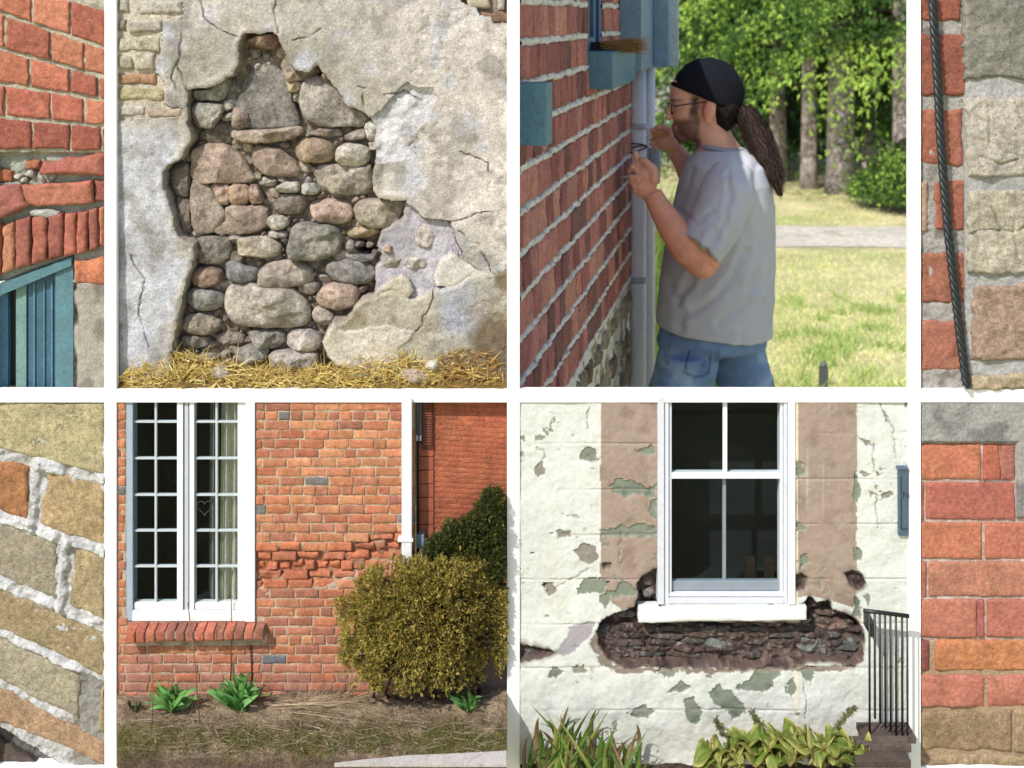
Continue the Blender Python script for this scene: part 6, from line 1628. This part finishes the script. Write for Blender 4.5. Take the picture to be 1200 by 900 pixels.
# ------------------------------------------------------------------ the man repointing the wall
def man():
    d0 = 3.85
    def P(px, py, dd=0.0): return V(px, py, d0) + Vector((0, dd, 0))
    k = d0 / F
    T = thing('person', 'man in grey t-shirt, jeans and black cap working at the brick wall', 'person', (P(835, 0).x, d0 - D, 0))
    ex = lambda n: Vector((n * k, 0, 0)); ez = lambda n: Vector((0, 0, n * k)); ey = lambda m: Vector((0, m, 0))
    def el(px, py, rx, ry, rz, dd=0.0, tilt=0.0, seg=18, rings=12):
        ca, sa = math.cos(tilt), math.sin(tilt)
        return ellipsoid(P(px, py, dd), Vector((rx * k * ca, 0, -rx * k * sa)), ey(ry), Vector((rz * k * sa, 0, rz * k * ca)), seg, rings)
    B = Bag()
    B.add(el(830, 112, 34, 0.074, 40)); B.add(el(810, 124, 24, 0.062, 36)); B.add(el(802, 110, 17, 0.056, 22)); B.add(el(812, 148, 21, 0.054, 18, 0, 0.25)); B.add(el(800, 158, 11, 0.026, 9, 0, 0.2))
    B.add(el(789.5, 117, 5, 0.044, 4)); B.add(el(787, 131, 6.5, 0.012, 9, 0, -0.45)); B.add(el(783.5, 137, 4, 0.011, 4)); B.add(el(792, 148, 6, 0.022, 3.2)); B.add(el(793, 153.5, 6, 0.02, 3))
    B.add(el(797, 136, 9, 0.045, 12)); 
    for s_ in (-1, 1):
        B.add(el(827, 127, 7.5, 0.010, 13, s_ * 0.076, 0.15)); B.add(el(825, 138, 5, 0.008, 5, s_ * 0.073))
    B.add(loft([(P(826, 140), ex(22), ey(0.056)), (P(836, 160), ex(24), ey(0.058)), (P(844, 176), ex(27), ey(0.066)), (P(848, 196), ex(34), ey(0.09))]))
    B.add(loft([(P(846, 186), ex(30), ey(0.11)), (P(848, 205), ex(42), ey(0.16)), (P(848, 260), ex(46), ey(0.16)), (P(842, 330), ex(50), ey(0.14)), (P(838, 375), ex(54), ey(0.14)), (P(836, 392), ex(50), ey(0.12))]))
    tb = lambda pts, r: B.add(tube_data([P(*p) for p in pts], r, 14))
    # near arm
    tb([(842, 205, -0.16), (830, 250, -0.20), (810, 290, -0.225)], [0.052, 0.050, 0.046]); tb([(812, 292, -0.225), (795, 277, -0.222), (778, 254, -0.21), (762, 228, -0.195), (756, 216, -0.19)], [0.043, 0.047, 0.042, 0.031, 0.028])
    B.add(el(808, 293, 18, 0.042, 15, -0.225, 0.6))
    B.add(el(750, 202, 13.5, 0.021, 21, -0.19, 0.32))
    for pts, r in (([(748, 194, -0.182), (741, 181, -0.176), (737, 170, -0.172)], (0.0105, 0.0100, 0.0085)), ([(742, 193, -0.192), (734, 186, -0.186), (731, 194, -0.176)], (0.0105, 0.0100, 0.009)),
                   ([(741, 200, -0.202), (732, 197, -0.198), (733, 206, -0.186)], (0.0102, 0.0098, 0.009)), ([(743, 208, -0.208), (735, 207, -0.204), (737, 215, -0.192)], (0.0095, 0.009, 0.0082)),
                   ([(757, 204, -0.205), (757, 190, -0.206), (749, 181, -0.196), (743, 178, -0.186)], (0.0125, 0.0115, 0.0105, 0.009))): tb(pts, r)
    # far arm, hand at the mouth
    tb([(840, 205, 0.15), (838, 240, 0.17), (832, 262, 0.17)], [0.05, 0.046, 0.042]); tb([(832, 262, 0.17), (822, 222, 0.16), (808, 195, 0.15), (797, 180, 0.145)], [0.042, 0.040, 0.032, 0.027])
    B.add(el(788, 169, 13, 0.022, 15, 0.142, -0.5))
    for pts, r in (([(783, 162, 0.130), (774, 156, 0.124), (767, 157, 0.12)], (0.0100, 0.0095, 0.0082)), ([(782, 166, 0.138), (772, 162, 0.130), (766, 168, 0.124)], (0.0105, 0.010, 0.0088)), ([(782, 172, 0.146), (773, 170, 0.138), (769, 176, 0.130)], (0.010, 0.0096, 0.0085)),
                   ([(784, 178, 0.152), (776, 177, 0.146), (774, 182, 0.138)], (0.0092, 0.0088, 0.008)), ([(792, 160, 0.126), (783, 153, 0.118), (773, 153, 0.114)], (0.0115, 0.0105, 0.009))): tb(pts, r)
    # legs and feet inside the clothes
    tb([(798, 410, -0.07), (790, 470, -0.08), (784, 590, -0.08), (778, 765, -0.08)], [0.068, 0.066, 0.052, 0.036]); tb([(868, 410, 0.07), (878, 470, 0.08), (882, 595, 0.08), (892, 765, 0.08)], [0.068, 0.066, 0.052, 0.036])
    def pxy(co):
        dd = co[:, 1] + D
        return 600 + co[:, 0] * F / dd, HZ + (HC - co[:, 2]) * F / dd
    def skincol(co):
        px, py = pxy(co)
        c = np.zeros((len(co), 3)); c[:] = C(236, 176, 148, 0.9)
        c = mixc(c, C(236, 156, 128, 0.9), sstep(180, 230, py) * 0.6)
        c = mixc(c, C(212, 132, 112, 0.8), np.exp(-(((px - 827) / 9) ** 2 + ((py - 127) / 14) ** 2)) * 0.8)
        w = fbm(px, py, 5, 2, 3) * 2
        beard = sstep(134, 146, py + w + (px - 800) * 0.16) * sstep(824, 817, px + w) * sstep(176, 170, py) * (px > 770) * (np.abs(co[:, 1] - (d0 - D)) < 0.1)
        mouth = np.exp(-(((px - 788) / 5) ** 2 + ((py - 150) / 3.2) ** 2))
        c = mixc(c, C(84, 62, 56, 0.7), beard * 0.82 * (1 - 0.7 * mouth)); c = mixc(c, C(160, 96, 90, 0.8), mouth * 0.7)
        sb = sstep(821, 816, px + w) * sstep(806, 813, px + w + (py - 120) * 0.15) * sstep(112, 116, py) * sstep(146, 132, py)
        c = mixc(c, C(36, 28, 28, 0.7), sb * 0.9)
        c = mixc(c, C(40, 30, 28, 0.7), np.exp(-(((px - 790) / 7) ** 2 + ((py - 117.5) / 2.0) ** 2)) * 0.8)
        return c
    remesh('body', B.v, B.f, 0.0036, 5, M_skin, T, None, skincol)
    for s_ in (-1, 1):
        B = Bag(); B.add(ellipsoid(P(794, 125.5, s_ * 0.031), ex(4.2), ey(0.009), ez(3.2), 12, 8)); mesh_np('eye', np.array([tuple(v) for v in B.v]), B.f, M_plain, T, None, True, C(214, 206, 200, 0.8))
    # T-shirt
    B = Bag()
    rows = [(173, 822, 868, 0.080), (180, 813, 884, 0.130), (192, 804, 896, 0.185), (212, 797, 903, 0.205), (240, 790, 907, 0.20), (270, 783, 907, 0.185), (300, 777, 907, 0.178), (345, 772, 906, 0.175), (372, 769, 905, 0.178), (380, 769, 905, 0.180)]
    B.add(loft([(P((a + b) / 2, y), ex((b - a) / 2) + ez(0), ey(w)) for y, a, b, w in rows] + [(P(838, 386), ex(67.5) + ez(-6.5), ey(0.178))], 40))
    B.add(tube_data([P(850, 200, -0.13), P(841, 216, -0.175), P(828, 246, -0.205), P(815, 266, -0.222), P(806, 276, -0.232)], [0.066, 0.076, 0.074, 0.068, 0.067], 24))
    B.add(tube_data([P(846, 200, 0.13), P(842, 225, 0.175), P(834, 252, 0.185)], [0.064, 0.066, 0.062], 20))
    CREASE = [([(838, 272), (824, 304), (806, 336), (796, 352)], 0.008, 3.6), ([(874, 296), (858, 328), (834, 352), (804, 368)], 0.009, 4.0), ([(888, 320), (872, 354), (842, 378)], 0.007, 4.0),
              ([(852, 206), (856, 226), (850, 258), (838, 284)], 0.008, 2.6), ([(866, 186), (872, 230), (876, 292)], 0.006, 4.5), ([(884, 198), (890, 260), (884, 336)], 0.006, 5.0),
              ([(800, 250), (818, 258), (834, 246)], 0.004, 3.0), ([(812, 200), (803, 226), (798, 246)], 0.005, 3.4), ([(893, 352), (876, 378), (868, 400)], 0.006, 4.0), ([(784, 330), (796, 356), (798, 384)], 0.006, 4.0)]
    def folds(co):
        px, py = pxy(co); wx = px + fbm(px, py, 16, 2, 31) * 3; wy = py + fbm(px, py, 16, 2, 32) * 3
        f = fbm(px, py * 0.7, 30, 2, 11) * 0.004 * sstep(180, 230, py)
        for ln, dep, wd in CREASE:
            d = pdist(wx, wy, ln)
            f += (-dep * np.exp(-(d / wd) ** 2) + dep * 0.8 * np.exp(-((d - wd * 2.4) / (wd * 1.3)) ** 2)) * 0.55
        hem = np.abs(py - (388.5 + (px - 770) * 0.105)); f -= 0.0012 * np.exp(-(hem / 1.0) ** 2)
        hem = pdist(px, py, [(786, 246), (822, 288)]); f -= 0.0012 * np.exp(-(hem / 1.0) ** 2)
        return f
    remesh('t_shirt', B.v, B.f, 0.0042, 4, M_cloth, T, C(204, 205, 213, 0.88), None, folds)
    tube('collar', [P(845 + 25.5 * math.cos(t), 173 + 3.0 * math.cos(t), 0.083 * math.sin(t)) for t in np.linspace(0, 2 * math.pi, 28)], 0.0075, M_cloth, T, C(160, 164, 186, 0.8), 8)
    # jeans
    B = Bag()
    B.add(loft([(P(838, 374), ex(60), ey(0.160)), (P(836, 390), ex(65), ey(0.166)), (P(834, 402), ex(66), ey(0.158)), (P(834, 407), ex(62), ey(0.13))], 32))
    B.add(loft([(P(803, 405, -0.07), ex(36), ey(0.10)), (P(794, 438, -0.075), ex(36), ey(0.105)), (P(787, 462, -0.08), ex(35), ey(0.10)), (P(784, 590, -0.08), ex(28), ey(0.075)), (P(776, 752, -0.08), ex(25), ey(0.07))], 24))
    B.add(loft([(P(866, 405, 0.07), ex(36), ey(0.10)), (P(873, 438, 0.075), ex(34), ey(0.105)), (P(880, 462, 0.08), ex(32), ey(0.10)), (P(884, 590, 0.08), ex(28), ey(0.075)), (P(893, 752, 0.08), ex(25), ey(0.07))], 24))
    def jcol(co):
        px, py = pxy(co); c = np.zeros((len(co), 3)); c[:] = C(120, 146, 186, 0.95)
        c = mixc(c, C(170, 190, 214, 0.9), sstep(-0.1, 0.5, fbm(px, py, 26, 3, 7)) * 0.8); c = mixc(c, C(58, 78, 116, 0.75), sstep(0.2, 0.6, fbm(px, py, 14, 3, 9)) * 0.5)
        pk = pdist(px, py, [(808, 410), (802, 436), (816, 443), (830, 438), (834, 412)]); c = mixc(c, C(50, 66, 100, 0.75), np.exp(-(pk / 1.2) ** 2) * 0.8)
        return c
    remesh('jeans', B.v, B.f, 0.007, 4, M_denim, T, None, jcol, lambda co: (lambda q: fbm(q[0], q[1] * 1.2, 20, 3, 15) * 0.009)(pxy(co)))
    for px, dd in ((770, -0.08), (886, 0.08)):
        B = Bag(); B.add(el(px + 4, 765, 24, 0.045, 18, dd)); B.add(el(px - 22, 772, 30, 0.044, 10, dd)); B.add(el(px, 777, 46, 0.046, 4, dd))
        remesh('shoe', B.v, B.f, 0.006, 3, M_plain, T, C(70, 60, 54))
    # cap
    bm = bmesh.new(); v, f = ellipsoid(P(829.5, 110), ex(41), ey(0.083), ez(41), 36, 24)
    vs = [bm.verts.new(p) for p in v]
    for q in f: bm.faces.new([vs[i] for i in q])
    a = P(787, 98.5); b = P(866, 131); n = Vector((b.z - a.z, 0, -(b.x - a.x))).normalized()
    if n.z > 0: n = -n
    bmesh.ops.bisect_plane(bm, geom=bm.verts[:] + bm.edges[:] + bm.faces[:], plane_co=a, plane_no=n, clear_outer=True)
    bmesh.ops.recalc_face_normals(bm, faces=bm.faces)
    me = bpy.data.meshes.new('cap'); org = P(829, 100)
    for vv in bm.verts:
        w = 0.0018 * math.sin(vv.co.x * 160 + vv.co.z * 90) + 0.002 * mnoise.noise(vv.co * 40); vv.co += (vv.co - P(829.5, 110)).normalized() * w; vv.co -= org
    bm.to_mesh(me); bm.free(); me.polygons.foreach_set('use_smooth', [True] * len(me.polygons))
    cap = mkobj('cap', me, M_cloth, T, org, C(34, 36, 44, 0.7)); sm = cap.modifiers.new('thick', 'SOLIDIFY'); sm.thickness = 0.004; sm.offset = 1
    bandp = []
    for t in np.linspace(0, 2 * math.pi, 40):
        c_ = (a + b) / 2; hx = (b - a) / 2
        bandp.append(c_ + hx * 0.955 * math.cos(t) + ey(0.0835 * math.sin(t)) + Vector((0, 0, 0.003)))
    tube('band', bandp, 0.0065, M_cloth, cap, C(28, 30, 36, 0.7), 8)
    tube('button', [P(829, 71.5), P(829, 68)], [0.008, 0.004], M_cloth, cap, C(28, 30, 36, 0.7), 10)
    # hair
    hb = Bag(); hb.add(el(843, 124, 23, 0.0785, 25, 0, -0.2)); hb.add(el(858, 124, 9, 0.04, 12)); hb.add(el(846, 142, 15, 0.062, 14))
    pts = [(862, 124, -0.01), (874, 136, -0.03), (884, 160, -0.06), (893, 184, -0.09), (900, 204, -0.11), (904, 222, -0.12)]
    hb.add(tube_data([P(*p) for p in pts], [0.018, 0.034, 0.040, 0.034, 0.022, 0.008], 14))
    hair = remesh('hair', hb.v, hb.f, 0.005, 3, M_plain, T, C(40, 30, 28, 0.6), None, lambda co: (lambda q: fbm(q[0] * 1.5, q[1], 6, 2, 4) * 0.006)(pxy(co)))
    rg = np.random.default_rng(2); N = 1100; K = 14
    pa = np.array([tuple(P(*p)) for p in pts]); tt = np.linspace(0, 1, len(pts))
    t0 = rg.uniform(0, 0.6, N); t1 = np.minimum(t0 + rg.uniform(0.25, 0.5, N), 1.0)
    q = rg.normal(size=(N, 3)); q /= np.linalg.norm(q, axis=1)[:, None]; rr_ = rg.uniform(0.75, 1.12, N)
    w1 = rg.normal(size=(N, 3)); w1 /= np.linalg.norm(w1, axis=1)[:, None]; ph = rg.uniform(0, 6.28, N); fq = rg.uniform(10, 20, N)
    sd_ = np.cross(q, np.array([0.4, 0.0, -1.0])); sd_ /= np.linalg.norm(sd_, axis=1)[:, None] + 1e-6
    vs = []
    for a_ in np.linspace(0, 1, K):
        tc = t0 + (t1 - t0) * a_
        cc = np.stack([np.interp(tc, tt, pa[:, i_]) for i_ in range(3)], -1)
        rad = np.interp(tc, tt, [0.018, 0.036, 0.043, 0.038, 0.028, 0.014]) * rr_
        pp_ = cc + q * rad[:, None] + w1 * (0.0050 * np.sin(fq * a_ + ph))[:, None]
        wd_ = 0.0016 * (1 - 0.6 * a_)
        vs += [pp_ - sd_ * wd_ * 0.5, pp_ + sd_ * wd_ * 0.5]
    vv_ = np.stack(vs, 1).reshape(-1, 3); kk = 2 * K; b_ = (np.arange(N) * kk)[:, None]
    ff_ = np.concatenate([b_ + np.array([[2 * i_, 2 * i_ + 1, 2 * i_ + 3, 2 * i_ + 2]]) for i_ in range(K - 1)], 0)
    hc_ = np.array([C(56, 40, 34, 0.7), C(92, 68, 52, 0.7), C(38, 28, 26, 0.7), C(120, 92, 70, 0.7)])[rg.choice(4, N, p=[0.4, 0.25, 0.25, 0.1])]
    mesh_np('hair_strands', vv_, ff_, M_straw, hair, np.repeat(hc_, kk, axis=0))
    tube('hair_tie', [P(863 + 3.5 * math.cos(t), 125 + 8.5 * math.sin(t), -0.012 + 0.018 * math.cos(t)) for t in np.linspace(0, 2 * math.pi, 16)], 0.0042, M_cloth, T, C(176, 52, 56, 0.8), 6)
    # glasses
    gl = thing('glasses', 'dark rimmed glasses worn by the man at the wall', 'glasses', P(790, 126))
    for s_ in (-1, 1):
        tube('rim', [P(786 + 2.2 * math.cos(t), 127 + 6.0 * math.sin(t), s_ * 0.034 + 0.023 * math.cos(t)) for t in np.linspace(0, 2 * math.pi, 20)], 0.0019, M_metal, gl, (0.012, 0.012, 0.014), 6)
        tube('temple', [P(787, 123, s_ * 0.058), P(796, 121, s_ * 0.071), P(822, 117.5, s_ * 0.081)], 0.0022, M_metal, gl, (0.012, 0.012, 0.014), 6)
    tube('bridge', [P(783.5, 125, -0.012), P(783.5, 125, 0.012)], 0.0018, M_metal, gl, (0.012, 0.012, 0.014), 6)
    # things in his hands
    tl = thing('pointing_tool', 'thin pale pointing tool held against the brick joint', 'hand tool', P(735, 197, -0.19))
    tube('blade', [P(722, 200.5, -0.165), P(733, 197, -0.18)], [0.0022, 0.004], M_frame, tl, C(226, 226, 230, 0.8), 8); tube('handle', [P(733, 197, -0.18), P(744, 192, -0.19)], 0.0055, M_wood, tl, C(190, 170, 140, 0.8), 8)
    tl = thing('small_brush', 'small wooden stick with white tip held near the mouth', 'hand tool', P(776, 164, 0.122))
    tube('stick', [P(768, 165, 0.112), P(786, 162.5, 0.122)], 0.0058, M_wood, tl, C(214, 168, 96, 0.8), 8); tube('tip', [P(762, 166, 0.108), P(768, 165, 0.112)], [0.0055, 0.0066], M_frame, tl, C(230, 230, 228, 0.8), 8)
man()
